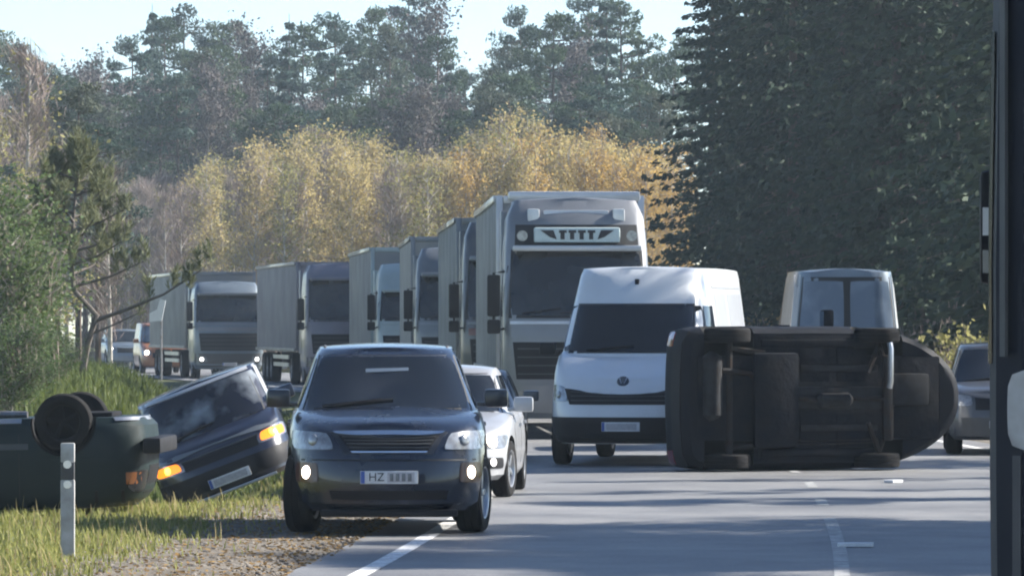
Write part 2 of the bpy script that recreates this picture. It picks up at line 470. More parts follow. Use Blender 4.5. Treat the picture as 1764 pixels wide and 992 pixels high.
class Shell:
    """closed rounded body. Plan: superellipse; theta 0 = nose (-Y), +90 = +X side, 180 = tail."""
    def __init__(s, levels, zb, zt, n=6, bowf=0.0, bowr=0.0, crown=0.03, nr=None):
        s.lv = levels           # (v, half_width, y_front, y_rear)
        s.zb = zb if callable(zb) else (lambda y, k=zb: k)
        s.zt = zt if callable(zt) else (lambda y, k=zt: k)
        s.n = n
        s.nr = nr or n
        s.bf, s.br, s.crown = bowf, bowr, crown

    def P(s, th, v):
        T = s.lv
        vv = min(max(v, T[0][0]), T[-1][0])
        for A, B in zip(T, T[1:]):
            if vv <= B[0] + 1e-9:
                t = (vv - A[0]) / (B[0] - A[0])
                a = A[1] + (B[1] - A[1]) * t
                yf = A[2] + (B[2] - A[2]) * t
                yr = A[3] + (B[3] - A[3]) * t
                break
        c, sn = math.cos(th), math.sin(th)
        n = s.n if c > 0 else s.nr
        r = (abs(c)**n + abs(sn)**n) ** (-1.0 / n)
        fx, fy = r * sn, -r * c
        y = (yf + yr) / 2 + (yr - yf) / 2 * fy
        if fy < 0: y += s.bf * fx * fx * fy * fy
        else: y -= s.br * fx * fx * fy * fy
        z = s.zb(y) + v * (s.zt(y) - s.zb(y))
        return Vector((a * fx, y, z))

    def N(s, th, v):
        e = 0.004
        v0 = min(max(v, 0.02), 0.98)
        d1 = s.P(th + e, v0) - s.P(th - e, v0)
        d2 = s.P(th, v0 + e) - s.P(th, v0 - e)
        k = d1.cross(d2)
        return k.normalized() if k.length > 1e-12 else Vector((0, -1, 0))

    def mesh(s, nth=36, ncap=7, sub=1):
        ths = [math.pi * i / nth for i in range(nth + 1)]
        vs = []
        for A, B in zip(s.lv, s.lv[1:]):
            for k in range(sub): vs.append(A[0] + (B[0] - A[0]) * k / sub)
        vs.append(s.lv[-1][0])
        bm = bmesh.new()
        G = {}
        for sg in (1, -1):
            for i, t in enumerate(ths):
                for j, v in enumerate(vs):
                    p = s.P(t, v)
                    G[sg, i, j] = bm.verts.new((p.x * sg, p.y, p.z))
        for sg in (1, -1):
            for i in range(nth):
                for j in range(len(vs) - 1):
                    q = [G[sg, i, j], G[sg, i + 1, j], G[sg, i + 1, j + 1], G[sg, i, j + 1]]
                    bm.faces.new(q if sg > 0 else q[::-1])
        for j, cr in ((0, 0.0), (len(vs) - 1, s.crown)):
            rows = []
            for i in range(nth + 1):
                a, b = G[1, i, j].co, G[-1, i, j].co
                row = []
                for k in range(ncap + 1):
                    f = k / ncap
                    p = a.lerp(b, f)
                    w = 1 - (2 * f - 1) ** 2
                    p.z += cr * w * min(1, abs(a.x) / (0.4 * s.lv[-1][1]))
                    row.append(bm.verts.new(p))
                rows.append(row)
            for i in range(nth):
                for k in range(ncap):
                    q = [rows[i][k], rows[i + 1][k], rows[i + 1][k + 1], rows[i][k + 1]]
                    bm.faces.new(q)
        bmesh.ops.remove_doubles(bm, verts=bm.verts, dist=0.0008)
        bmesh.ops.dissolve_degenerate(bm, dist=0.0005, edges=bm.edges)
        return bm

    # -- find (theta, v) on a face from absolute coordinates
    def front(s, x, z, rear=False):
        v = 0.5
        for _ in range(4):
            lo, hi = 0.0, R(88)
            ax = abs(x)
            for _k in range(17):
                m = (lo + hi) / 2
                if s.P(math.pi - m if rear else m, v).x < ax: lo = m
                else: hi = m
            th = (lo + hi) / 2
            p = s.P(math.pi - th if rear else th, v)
            v = (z - s.zb(p.y)) / (s.zt(p.y) - s.zb(p.y))
            v = min(max(v, 0.0), 1.0)
        th = math.pi - th if rear else th
        return (th if x >= 0 else -th), v

    def rear(s, x, z): return s.front(x, z, True)

    def side(s, y, z, sg):
        v = (z - s.zb(y)) / (s.zt(y) - s.zb(y))
        v = min(max(v, 0.0), 1.0)
        lo, hi = R(2), R(178)
        for _k in range(20):
            m = (lo + hi) / 2
            if s.P(m, v).y < y: lo = m
            else: hi = m
        return sg * (lo + hi) / 2, v


def patch(shell, where, pts, off, name, mat, parent, nu=8, nv=4, thick=0.012, round_=0.0):
    """a piece lying on a shell: pts = four corners (lower-left, lower-right, upper-right, upper-left) as (x, z) on the nose/tail or (y, z) on a side"""
    def uv(u, v):
        if round_ > 0:      # pull the corners in, superellipse-like
            U, V = 2 * u - 1, 2 * v - 1
            k = round_ * (abs(U) ** 4) * (abs(V) ** 4)
            u, v = 0.5 + U * (1 - k) / 2, 0.5 + V * (1 - k) / 2
        a = Vector(pts[0]).lerp(Vector(pts[1]), u)
        b = Vector(pts[3]).lerp(Vector(pts[2]), u)
        return a.lerp(b, v)
    bm = bmesh.new()
    T, Bk = {}, {}
    for i in range(nu + 1):
        for j in range(nv + 1):
            q = uv(i / nu, j / nv)
            if where == 'front': th, v = shell.front(q.x, q.y)
            elif where == 'rear': th, v = shell.rear(q.x, q.y)
            elif where == 'right': th, v = shell.side(q.x, q.y, 1)
            else: th, v = shell.side(q.x, q.y, -1)
            p, n = shell.P(th, v), shell.N(th, v)
            T[i, j] = bm.verts.new(p + n * off)
            Bk[i, j] = bm.verts.new(p + n * (off - thick))
    for i in range(nu):
        for j in range(nv):
            bm.faces.new((T[i, j], T[i + 1, j], T[i + 1, j + 1], T[i, j + 1]))
    ring = [(i, 0) for i in range(nu)] + [(nu, j) for j in range(nv)] + [(i, nv) for i in range(nu, 0, -1)] + [(0, j) for j in range(nv, 0, -1)]
    for a, b in zip(ring, ring[1:] + ring[:1]):
        bm.faces.new((T[a], Bk[a], Bk[b], T[b]))
    o = finish(bm, name, mat, parent, 40, 0)
    return o


def boolean_cut(o, cutter_bm, mat):
    me = bpy.data.meshes.new('cutter')
    bmesh.ops.recalc_face_normals(cutter_bm, faces=cutter_bm.faces)
    cutter_bm.to_mesh(me)
    cutter_bm.free()
    me.materials.append(M[mat])
    c = bpy.data.objects.new('cutter', me)
    COL.objects.link(c)
    md = o.modifiers.new('b', 'BOOLEAN')
    md.operation = 'DIFFERENCE'
    md.object = c
    md.solver = 'EXACT'
    try: md.material_mode = 'TRANSFER'
    except Exception: pass
    bpy.context.view_layer.update()
    dg = bpy.context.evaluated_depsgraph_get()
    nm = bpy.data.meshes.new_from_object(o.evaluated_get(dg))
    o.modifiers.clear()
    if len(nm.polygons) > 30:
        o.data = nm
    bpy.data.objects.remove(c)
    bm = bmesh.new()
    bm.from_mesh(o.data)
    for e in bm.edges:
        e.smooth = not (len(e.link_faces) == 2 and e.calc_face_angle(0) > R(35))
    for f in bm.faces: f.smooth = True
    bm.to_mesh(o.data)
    bm.free()


# ------------------------------------------------------------------ wheels
wheel_cache = {}


def wheel(parent, x, y, z, rad, width, steer=0.0, sg=1, spokes=5, rim_mat='alloy'):
    """sg = +1 when the outer face looks to +X"""
    key = (round(rad, 3), round(width, 3), spokes, rim_mat)
    if key not in wheel_cache:
        w = width / 2
        rr = rad * 0.64
        m = MB()
        m.lathe_x([(-w * .55, rr * .96), (-w * .92, rr * 1.04), (-w, rad * .80), (-w * .93, rad * .93), (-w * .75, rad * .985), (-w * .3, rad), (-w * .28, rad * .975), (-w * .22, rad * .975), (-w * .2, rad),
                   (w * .2, rad), (w * .22, rad * .975), (w * .28, rad * .975), (w * .3, rad), (w * .75, rad * .985), (w * .93, rad * .93), (w, rad * .80), (w * .92, rr * 1.04), (w * .55, rr * .96)])
        t = m.build('wheel', 'rubber')
        m = MB()
        m.lathe_x([(-w * .9, rr * 1.03), (-w * .8, rr * .9), (w * .5, rr * .88), (w * .86, rr * .97), (w * .9, rr * 1.03)])
        m.lathe_x([(w * .55, 0.001), (w * .62, rr * .22), (w * .35, rr * .26)], seg=16)
        for k in range(spokes):
            a = 2 * math.pi * k / spokes
            mt = Matrix.Rotation(a, 4, 'X')
            m.box((w * .35, -rr * .12, rr * .15), (w * .68, rr * .12, rr * .93), 0.01, mt)
        m.lathe_x([(w * .05, 0.001), (w * .05, rr * .9)], seg=20)
        rm = m.build('rim', rim_mat)
        wheel_cache[key] = (t.data, rm.data)
        bpy.data.objects.remove(t)
        bpy.data.objects.remove(rm)
    a, b = wheel_cache[key]
    o = link('wheel', a, None, parent)
    o.location = (x, y, z)
    o.rotation_euler = (random.random() * 6, 0, steer + (0 if sg > 0 else math.pi))
    o.rotation_mode = 'XYZ'
    rm = link('rim', b, None, o)
    return o


def text(body, size, mat, parent, loc, rot=(R(90), 0, 0), name='lettering', ext=0.002, align='CENTER'):
    cu = bpy.data.curves.new(name, 'FONT')
    cu.body = body
    cu.size = size
    cu.extrude = ext
    cu.align_x = align
    cu.align_y = 'CENTER'
    tmp = bpy.data.objects.new(name, cu)
    COL.objects.link(tmp)
    bpy.context.view_layer.update()
    me = bpy.data.meshes.new_from_object(tmp.evaluated_get(bpy.context.evaluated_depsgraph_get()))
    bpy.data.objects.remove(tmp)
    me.materials.clear()
    o = link(name, me, mat, parent)
    o.location = loc
    o.rotation_euler = rot
    return o


def plate(parent, y, z, w=0.52, h=0.115, letters=None, x=0.0):
    m = MB()
    m.box((x - w / 2, y - 0.012, z - h / 2), (x + w / 2, y, z + h / 2), 0.004)
    p = m.build('number_plate', 'white_plate', parent)
    m = MB()
    m.box((x - w / 2 + .004, y - 0.0145, z - h / 2 + .004), (x - w / 2 + .04, y - 0.0125, z + h / 2 - .004))
    m.build('plate_band', 'blue_band', p)
    if letters:
        text(letters, h * 0.92, 'ink', p, (x - w * .22, y - 0.0145, z), name='plate_lettering')
        m = MB()
        m.box((x - w * .03, y - 0.0140, z - h * .40), (x + w * .44, y - 0.0125, z + h * .40))
        m.build('plate_smudge', 'plate_smear', p)
        for k in range(4):
            m = MB()
            m.box((x + w * (.01 + .105 * k), y - 0.0150, z - h * .30), (x + w * (.075 + .105 * k), y - 0.0141, z + h * .30), .0004)
            m.build('plate_character', 'p_grey', p)
    else:
        m = MB()
        m.box((x - w * .38, y - 0.0145, z - h * .33), (x + w * .42, y - 0.0125, z + h * .33))
        m.build('plate_characters', 'plate_smear', p)
    return p


# ------------------------------------------------------------------ cars
def mirror(parent, x, y, z, sg, mat, w=0.22, h=0.17):
    m = MB()
    m.box((x if sg > 0 else x - w, y - 0.06, z), (x + w if sg > 0 else x, y + 0.07, z + h), 0.035)
    m.box((x - .07 if sg > 0 else x - .02, y - .03, z + .01), (x + .02 if sg > 0 else x + .07, y + .03, z + .05), 0.006)
    o = m.build('side_mirror', mat, parent)
    m = MB()
    m.box((x + .02 if sg > 0 else x - w + .02, y + 0.071, z + .02), (x + w - .02 if sg > 0 else x - .02, y + .075, z + h - .02))
    m.build('mirror_glass', 'glass_pale', o)
    return o


def make_car(name, C, paint, glass='glass'):
    """C: dict of dimensions. Nose at y = 0 looking along -Y, tail at y = L."""
    root = empty(name)
    L, W = C['L'], C['W'] / 2
    g0 = C.get('clear', 0.24)
    top = C['top']           # (y, z) of the shoulder line
    body = Shell([(0.0, W * .90, 0.10, L - .12), (0.10, W * .965, 0.02, L - .04), (0.36, W, 0.0, L), (0.62, W * .995, .015, L - .01), (0.86, W * .975, .06, L - .03),
                  (0.96, W * .945, .12, L - .06), (1.0, W * .90, .20, L - .10)],
                 g0, lambda y: interp_s(top, y), C.get('n', 5), C.get('bow', 0.16), C.get('bowr', 0.1), C.get('crown', 0.05), C.get('nr'))
    bo = finish(body.mesh(44, 9, 2), 'body', paint, root, 30)
    rad, tw = C['rad'], C['tw']
    cb = MB()
    for yw in C['axles']:
        for sg in (1, -1):
            cb.lathe_x([(0.001 * sg, 0.001), (0.001 * sg, rad * 1.14), (0.8 * sg, rad * 1.14), (0.8 * sg, 0.001)], (sg * (W - .36), yw, rad + .01), 28)
    bmesh.ops.remove_doubles(cb.bm, verts=cb.bm.verts, dist=0.002)
    boolean_cut(bo, cb.bm, 'void')
    gh = C['cabin']          # w0, w1, yf0, yf1, yr0, yr1, z0, z1
    w0, w1, yf0, yf1, yr0, yr1, z0, z1 = gh
    yc, yb = (yf1 + yr1) / 2, (yr1 - yf1) / 2
    dome = C.get('dome', 0.05)
    levels = []
    for v in (0, .25, .5, .75, .92, 1.0):
        k = v if v < .92 else (.92 + (v - .92) * 1.9)
        levels.append((v, w0 + (w1 - w0) * k - .012 * 0, yf0 + (yf1 - yf0) * k, yr0 + (yr1 - yr0) * k))
    cab = Shell(levels, z0, lambda y: z1 - dome * ((y - yc) / yb) ** 2, C.get('gn', 7), C.get('gbow', 0.12), C.get('gbowr', 0.08), C.get('gcrown', 0.035))
    finish(cab.mesh(40, 9, 1), 'cabin', C.get('cabin_paint', paint), root, 30)
    zl, zh = z0 + C.get('glass_low', 0.03) , z1 - C.get('glass_top', 0.09)

    def wx(z, f): 
        k = (z - z0) / (z1 - z0)
        return (w0 + (w1 - w0) * k) * f
    f = C.get('ws', 0.90)
    patch(cab, 'front', [(-wx(zl, f + .025), zl - .02), (wx(zl, f + .025), zl - .02), (wx(zh, f + .025), zh + .02), (-wx(zh, f + .025), zh + .02)], 0.003, 'window_seal', 'seal', root, 14, 6)
    ws = patch(cab, 'front', [(-wx(zl, f), zl), (wx(zl, f), zl), (wx(zh, f), zh), (-wx(zh, f), zh)], 0.007, 'windscreen', glass, root, 14, 6, round_=.04)
    for sg in (-1, 1):                      # wipers
        m = MB()
        pts = []
        for k in range(6):
            x = sg * .05 + (-.55 + k * .11) * 1.0
            th, v = cab.front(max(-wx(zl, f), min(wx(zl, f), x)), zl + .012 + .012 * k)
            pts.append(cab.P(th, v) + cab.N(th, v) * .02)
        m.tube(pts, .009, 5)
        m.build('wiper', 'plastic', root)
    patch(cab, 'rear', [(-wx(zl, .84), zl + .03), (wx(zl, .84), zl + .03), (wx(zh, .84), zh), (-wx(zh, .84), zh)], 0.006, 'rear_window', glass, root, 10, 5, round_=.05)
    for where in ('right', 'left'):
        for (a0, a1, b0, b1) in C['side_glass']:     # y at bottom start/end, y at top start/end
            patch(cab, where, [(a0, zl), (a1, zl), (b1, zh - .01), (b0, zh - .01)], 0.006, 'side_window', glass, root, 6, 4)
        for yy in C.get('seams', []):
            zt = interp_s(top, yy)
            patch(body, where, [(yy, g0 + .06), (yy + .009, g0 + .06), (yy + .009, zt - .03), (yy, zt - .03)], 0.002, 'door_seam', 'seal', root, 1, 8, .006)
        for yy in C.get('handles', []):
            zt = interp_s(top, yy)
            patch(body, where, [(yy, zt - .17), (yy + .2, zt - .17), (yy + .2, zt - .135), (yy, zt - .135)], 0.03, 'door_handle', paint, root, 3, 2, .035)
        if C.get('rub'):
            patch(body, where, [(C['axles'][0] + rad * 1.2, .50), (C['axles'][1] - rad * 1.2, .50), (C['axles'][1] - rad * 1.2, .56), (C['axles'][0] + rad * 1.2, .56)], 0.014, 'rubbing_strip', 'grey_plastic', root, 12, 1, .016)
    for yw in C['axles']:
        for sg in (1, -1):
            st = C.get('steer', 0.0) if yw == C['axles'][0] else 0.0
            wheel(root, sg * (W - tw / 2 - .02), yw, rad, rad, tw, st, sg, 5, C.get('rim', 'alloy'))
    mz = C.get('mirror_z', z0 + .03)
    for sg in (1, -1):
        mirror(root, sg * (w0 * .98 + .05), yf0 + .42, mz, sg, C.get('mirror_paint', paint))
    return root, body, cab


def lamp_pair(body, pts, name, mat, root, where='front', off=.008, core=None, round_=.08, nu=6, nv=4, thick=.02):
    """pts for the +X side; mirrored"""
    out = []
    for sg in (1, -1):
        q = [(x * sg, z) for x, z in pts]
        if sg < 0: q = [q[1], q[0], q[3], q[2]]
        o = patch(body, where, q, off, name, mat, root, nu, nv, thick, round_)
        out.append(o)
        if core:
            cx, cz, cr, cm = core
            th, v = body.front(cx * sg, cz) if where == 'front' else body.rear(cx * sg, cz)
            p, n = body.P(th, v), body.N(th, v)
            bm = bmesh.new()
            bmesh.ops.create_uvsphere(bm, u_segments=14, v_segments=8, radius=cr, matrix=Matrix.Translation(p + n * (off + .001)) @ n.to_track_quat('Z', 'Y').to_matrix().to_4x4() @ Matrix.Diagonal((1, 1, .35, 1)))
            finish(bm, 'lamp_bulb', cm, o, 60, 0)
    return out


def place(root, loc, rz=0.0, rx=0.0, ry=0.0):
    root.location = loc
    root.rotation_euler = (rx, ry, rz)
    return root


# ------------------------------------------------------------------ the road and the ground
CL = [(-40, -5.5), (-20, -3.2), (0, -0.9), (20, 1.15), (39.6, 2.5), (52, 3.15), (66, 3.65), (78, 3.6), (87, 3.3), (107, 2.3), (126, 0.9), (145, -1.2), (165, -4.0), (186, -8.0), (205, -12.2), (225, -17.0), (260, -26.5), (300, -39), (340, -53)]


CXT = [interp_s(CL, -40 + k * .5) for k in range(761)]


def cx(y):
    t = min(max((y + 40) * 2, 0), 759.999)
    i = int(t)
    return CXT[i] + (CXT[i + 1] - CXT[i]) * (t - i)


def smooth(a, b, t):
    t = min(max((t - a) / (b - a), 0), 1)
    return t * t * (3 - 2 * t)


def hill(x, y):
    return 0.05 * math.sin(x * .9 + 1.3) * math.sin(y * .7) + .03 * math.sin(x * 2.3 + y * 1.7)


def ground_z(x, y):
    yy = min(max(y, -39), 339)
    o = x - cx(yy)
    if o < 0:
        e = -o - 4.2
        if e < 0: return -.06
        d = .62 * smooth(55, 60, y) * (1 - smooth(66, 90, y) * .6)
        z = -.03 - d * smooth(1.9, 3.3, e) * (1 - smooth(4.6, 7.0, e))
        z += (0.95 * smooth(64, 98, y)) * smooth(3.4, 6.4, e) * (1 - .5 * smooth(120, 170, y))
        z += smooth(1.5, 6, e) * hill(x, y)
        z += .04 * smooth(8, 40, e) * 20 * smooth(150, 330, y) * 0
        return z
    e = o - 4.2
    if e < 0: return -.06
    return -.03 - .35 * smooth(1.4, 3.0, e) * (1 - smooth(3.6, 6.0, e)) + .5 * smooth(5, 12, e) + smooth(2, 6, e) * hill(x, y)


def build_ground():
    xs = sorted(set([-700, -500, -300, -200, -140, -100, -80, -65, -55] + list(np.arange(-48, 40.1, .8)) + [45, 55, 70, 90, 130, 200, 300, 500, 700]))
    ys = sorted(set([-60, -30, 0, 15, 25, 32] + list(np.arange(36, 110, .8)) + list(np.arange(110, 345, 5)) + [360, 400, 500, 700]))
    V, F = [], []
    for y in ys:
        for x in xs: V.append((x, y, ground_z(x, y)))
    nx = len(xs)
    for j in range(len(ys) - 1):
        for i in range(nx - 1):
            F.append((j * nx + i, j * nx + i + 1, (j + 1) * nx + i + 1, (j + 1) * nx + i))
    me = bpy.data.meshes.new('ground')
    me.from_pydata(V, [], F)
    for p in me.polygons: p.use_smooth = True
    tag(link('ground', me, 'earth'), kind='structure')


def strip(name, mat, o0, o1, y0, y1, z, step=2.0, parent=None, zf=None, jitter=0.0):
    ys = list(np.arange(y0, y1, step)) + [y1]
    V, F = [], []
    for k, y in enumerate(ys):
        s_ = (cx(y + .5) - cx(y - .5))
        nx_, ny_ = 1 / math.hypot(1, s_), -s_ / math.hypot(1, s_)
        nsub = max(1, int(abs(o1 - o0) / .6)) if zf else 1
        for q in range(nsub + 1):
            o = o0 + (o1 - o0) * q / nsub
            if jitter and q in (0, nsub): o += random.uniform(-jitter, jitter)
            x, yy = cx(y) + o * nx_, y + o * ny_
            V.append((x, yy, zf(x, yy) + z if zf else z))
    w = len(V) // len(ys)
    for k in range(len(ys) - 1):
        for q in range(w - 1):
            F.append((k * w + q, k * w + q + 1, (k + 1) * w + q + 1, (k + 1) * w + q))
    me = bpy.data.meshes.new(name)
    me.from_pydata(V, [], F)
    for p in me.polygons: p.use_smooth = True
    return link(name, me, mat, parent)


build_ground()
road = tag(strip('road', 'asphalt', -4.25, 4.25, -35, 335, 0.0, 2.0), kind='structure')
sh = strip('shoulder', 'gravel', -6.25, -4.1, -30, 84, 0.022, .7, None, ground_z, .12)
tag(sh, kind='structure')
sh2 = strip('shoulder', 'gravel', 4.1, 5.6, -30, 150, 0.022, 1.5, None, ground_z, .08)
tag(sh2, kind='structure')
strip('edge_line', 'paint_line', -3.75, -3.6, -30, 330, .004, 2.0, road)
strip('edge_line', 'paint_line', 3.6, 3.75, -30, 330, .004, 2.0, road)
strip('centre_line', 'paint_worn', -.06, .06, 30, 51.5, .004, 1.0, road)
for k in range(14):
    strip('centre_dash', 'paint_worn', -.06, .06, 55.2 + k * 6, 57.4 + k * 6, .004, 1.0, road)
# loose stones on the gravel
def stones():
    r = np.random.default_rng(12)
    ico = bmesh.new()
    bmesh.ops.create_icosphere(ico, subdivisions=1, radius=1)
    iv = np.array([v.co[:] for v in ico.verts])
    jf = [[v.index for v in f.verts] for f in ico.faces]
    ico.free()
    V, F = [], []
    for k in range(5200):
        y = r.uniform(38.5, 66)
        x = cx(y) - 4.2 - r.uniform(.05, 2.3)
        s_ = r.choice([.007, .009, .012, .012, .016, .022, .03])
        q = r.uniform(0, 6.28)
        c = iv * s_ * np.array([r.uniform(.8, 1.5), r.uniform(.7, 1.1), .6]) * r.uniform(.8, 1.2, (len(iv), 1))
        rot = np.array([[math.cos(q), -math.sin(q), 0], [math.sin(q), math.cos(q), 0], [0, 0, 1]])
        F += [[i + len(V) for i in f] for f in jf]
        V += list(c @ rot.T + np.array([x, y, ground_z(x, y) + .02]))
    me = bpy.data.meshes.new('gravel')
    me.from_pydata([tuple(v) for v in V], [], F)
    tag(link('gravel', me, 'stone'), 'loose pale stones lying on the roadside gravel', 'gravel', kind='stuff')
stones()


# ------------------------------------------------------------------ foliage
def quad_mesh(name, V, mats, idx=None):
    """V: (N,4,3) quads"""
    n = len(V)
    me = bpy.data.meshes.new(name)
    me.vertices.add(n * 4)
    me.vertices.foreach_set('co', np.ascontiguousarray(V, dtype=np.float32).ravel())
    me.loops.add(n * 4)
    me.loops.foreach_set('vertex_index', np.arange(n * 4, dtype=np.int32))
    me.polygons.add(n)
    me.polygons.foreach_set('loop_start', np.arange(0, n * 4, 4, dtype=np.int32))
    me.polygons.foreach_set('loop_total', np.full(n, 4, dtype=np.int32))
    if idx is not None: me.polygons.foreach_set('material_index', np.asarray(idx, dtype=np.int32))
    for m in mats: me.materials.append(M[m])
    me.update(calc_edges=True)
    return me


def leaf_quads(c, size, aspect=1.0, axis=None, spread=1.0):
    """random little leaf faces at points c; axis = preferred long direction (N,3)"""
    n = len(c)
    a = rng.normal(size=(n, 3)) * spread
    if axis is not None: a = a + axis
    a /= np.linalg.norm(a, axis=1)[:, None] + 1e-9
    b = np.cross(a, rng.normal(size=(n, 3)))
    b /= np.linalg.norm(b, axis=1)[:, None] + 1e-9
    s = (np.asarray(size) * rng.uniform(.6, 1.3, n))[:, None]
    a, b = a * s * .5, b * s * .5 * aspect
    return np.stack([c - a - b * .4, c - b * .9 + a * .1, c + a + b * .3, c + b + a * .0], axis=1)


def trunk_mesh(name, pts, r, limbs, mat):
    m = MB()
    m.tube(pts, r, 8)
    for lp, lr in limbs: m.tube(lp, lr, 5)
    o = m.build(name, mat)
    me = o.data
    bpy.data.objects.remove(o)
    return me


def make_pine(H=20, seed=0, base=.45, spread=2.9, leaf='pine_leaf', dens=120):
    global rng
    rng = np.random.default_rng(seed)
    rnd = random.Random(seed)
    bend = [(rnd.uniform(-.3, .3), rnd.uniform(-.3, .3)) for _ in range(6)]
    pts = [Vector((bend[i][0] * i / 5, bend[i][1] * i / 5, H * i / 5 * .97)) for i in range(6)]
    rr = [H * .011 * (1 - .85 * i / 5) for i in range(6)]
    limbs, Q = [], []
    nl = 26
    for k in range(nl):
        t = base + (1 - base) * (k / (nl - 1)) ** .9
        prof = math.sin(math.pi * min(1, .18 + .80 * (t - base) / (1 - base))) ** .7
        ln = spread * prof * rnd.uniform(.55, 1.2) + .35
        az = k * 2.4 + rnd.uniform(-.5, .5)
        i = min(4, int(t * 5)); f = t * 5 - i
        p0 = pts[i].lerp(pts[i + 1], min(f, 1))
        el = rnd.uniform(-.05, .45)
        d = Vector((math.cos(az) * math.cos(el), math.sin(az) * math.cos(el), math.sin(el)))
        p1 = p0 + d * ln
        mid = p0.lerp(p1, .5) + Vector((0, 0, -.12 * ln))
        limbs.append(([p0, mid, p1], [.06, .04, .015]))
        for cpos, sc in ((p1, 1.0), (p0.lerp(p1, .62), .8)):
            nn = int(dens * sc * rnd.uniform(.6, 1.2))
            rx, rz = rnd.uniform(.75, 1.25) * sc * spread / 2.9, rnd.uniform(.35, .6) * sc
            g = rng.normal(size=(nn, 3)); g /= np.linalg.norm(g, axis=1)[:, None]
            g *= rng.uniform(.25, 1, nn)[:, None] ** .5
            c = np.array(cpos) + g * np.array([rx, rx, rz])
            Q.append(leaf_quads(c, .30, .35, g * .8 + np.array([0, 0, .5])))
    tm = trunk_mesh('trunk', pts, rr, limbs, 'bark_pine')
    cm = quad_mesh('crown', np.concatenate(Q), [leaf])
    return tm, cm


def make_spruce(H=18, seed=0, spread=3.2, leaf='spruce_leaf', whorls=36, per=9, ndl=42, base=.04, size=.26):
    global rng
    rng = np.random.default_rng(seed)
    rnd = random.Random(seed)
    pts = [Vector((0, 0, H * i / 5)) for i in range(6)]
    rr = [H * .012 * (1 - .93 * i / 5) for i in range(6)]
    Q, limbs = [], []
    for w in range(whorls):
        t = base + (1 - base) * (w / whorls)
        ln0 = spread * (1 - t) ** .85 + .12
        z0 = H * t
        for b in range(per):
            if rnd.random() < .13: continue
            az = 2 * math.pi * (b + rnd.random()) / per
            ln = ln0 * rnd.uniform(.6, 1.18)
            u = np.sort(rng.uniform(.12, 1, ndl))
            droop = -.30 * ln * u ** 1.6 + .12 * ln * u ** 4
            rad = u * ln
            wid = .20 * ln * (1 - u * .7)
            off = rng.uniform(-1, 1, ndl) * wid
            c = np.stack([math.cos(az) * rad - math.sin(az) * off, math.sin(az) * rad + math.cos(az) * off, z0 + droop + rng.normal(0, .07, ndl) - np.abs(off) * .35], axis=1)
            ax = np.stack([np.full(ndl, math.cos(az)), np.full(ndl, math.sin(az)), np.full(ndl, -.55)], axis=1)
            Q.append(leaf_quads(c, size * (0.55 + .45 * min(1, ln / 1.5)), .5, ax, .5))
            if w % 2 == 0 and b % 2 == 0:
                limbs.append(([(0, 0, z0), (math.cos(az) * ln * .8, math.sin(az) * ln * .8, z0 - .2 * ln)], [.035, .01]))
    tm = trunk_mesh('trunk', pts, rr, limbs, 'bark_grey')
    cm = quad_mesh('crown', np.concatenate(Q), [leaf])
    return tm, cm


def make_birch(H=13, seed=0, leaf='birch_gold', leaves=3400, twigs=900, spread=1.9, lsize=.16):
    global rng
    rng = np.random.default_rng(seed)
    rnd = random.Random(seed)
    bx, by = rnd.uniform(-.5, .5), rnd.uniform(-.4, .4)
    pts = [Vector((bx * (i / 5) ** 2, by * (i / 5) ** 2, H * i / 5)) for i in range(6)]
    rr = [H * .0085 * (1 - .9 * i / 5) for i in range(6)]
    limbs, Q, T = [], [], []
    nb = 34
    for k in range(nb):
        t = .14 + .82 * k / nb
        az = rnd.uniform(0, 6.28)
        ln = (spread * math.sin(math.pi * min(1, .22 + .72 * t)) + .3) * rnd.uniform(.6, 1.2)
        i = min(4, int(t * 5))
        p0 = pts[i].lerp(pts[i + 1], t * 5 - i)
        up = rnd.uniform(.7, 1.5)
        p1 = p0 + Vector((math.cos(az), math.sin(az), up)).normalized() * ln
        limbs.append(([p0, p0.lerp(p1, .5) + Vector((0, 0, .1)), p1], [.03, .02, .008]))
        nn = max(4, leaves // nb)
        u = rng.uniform(.25, 1.1, nn)[:, None]
        c = np.array(p0) + (np.array(p1) - np.array(p0)) * u + rng.normal(0, .28, (nn, 3)) * np.array([1, 1, 1.2])
        Q.append(leaf_quads(c, lsize, .7))
        nt = twigs // nb
        u = rng.uniform(.2, 1.0, nt)[:, None]
        c = np.array(p0) + (np.array(p1) - np.array(p0)) * u + rng.normal(0, .2, (nt, 3))
        T.append(leaf_quads(c, .75, .028, np.tile(np.array([[math.cos(az) * .5, math.sin(az) * .5, 1.2]]), (nt, 1)), .35))
    Q, T = np.concatenate(Q), np.concatenate(T)
    tm = trunk_mesh('trunk', pts, rr, limbs, 'bark_birch')
    cm = quad_mesh('crown', np.concatenate([Q, T]), [leaf, 'twig'], np.concatenate([np.zeros(len(Q)), np.ones(len(T))]))
    return tm, cm


def plant(name, meshes, x, y, s, label, cat, group=None, rz=None, sxy=1.0, z=None, tilt=0.0):
    r = empty(name, (x, y, (ground_z(x, y) if z is None else z) - .05), (tilt, 0, random.random() * 6.28 if rz is None else rz))
    r.scale = (s * sxy, s * sxy, s)
    link('trunk', meshes[0], None, r)
    link('crown', meshes[1], None, r)
    tag(r, label, cat, group)
    return r


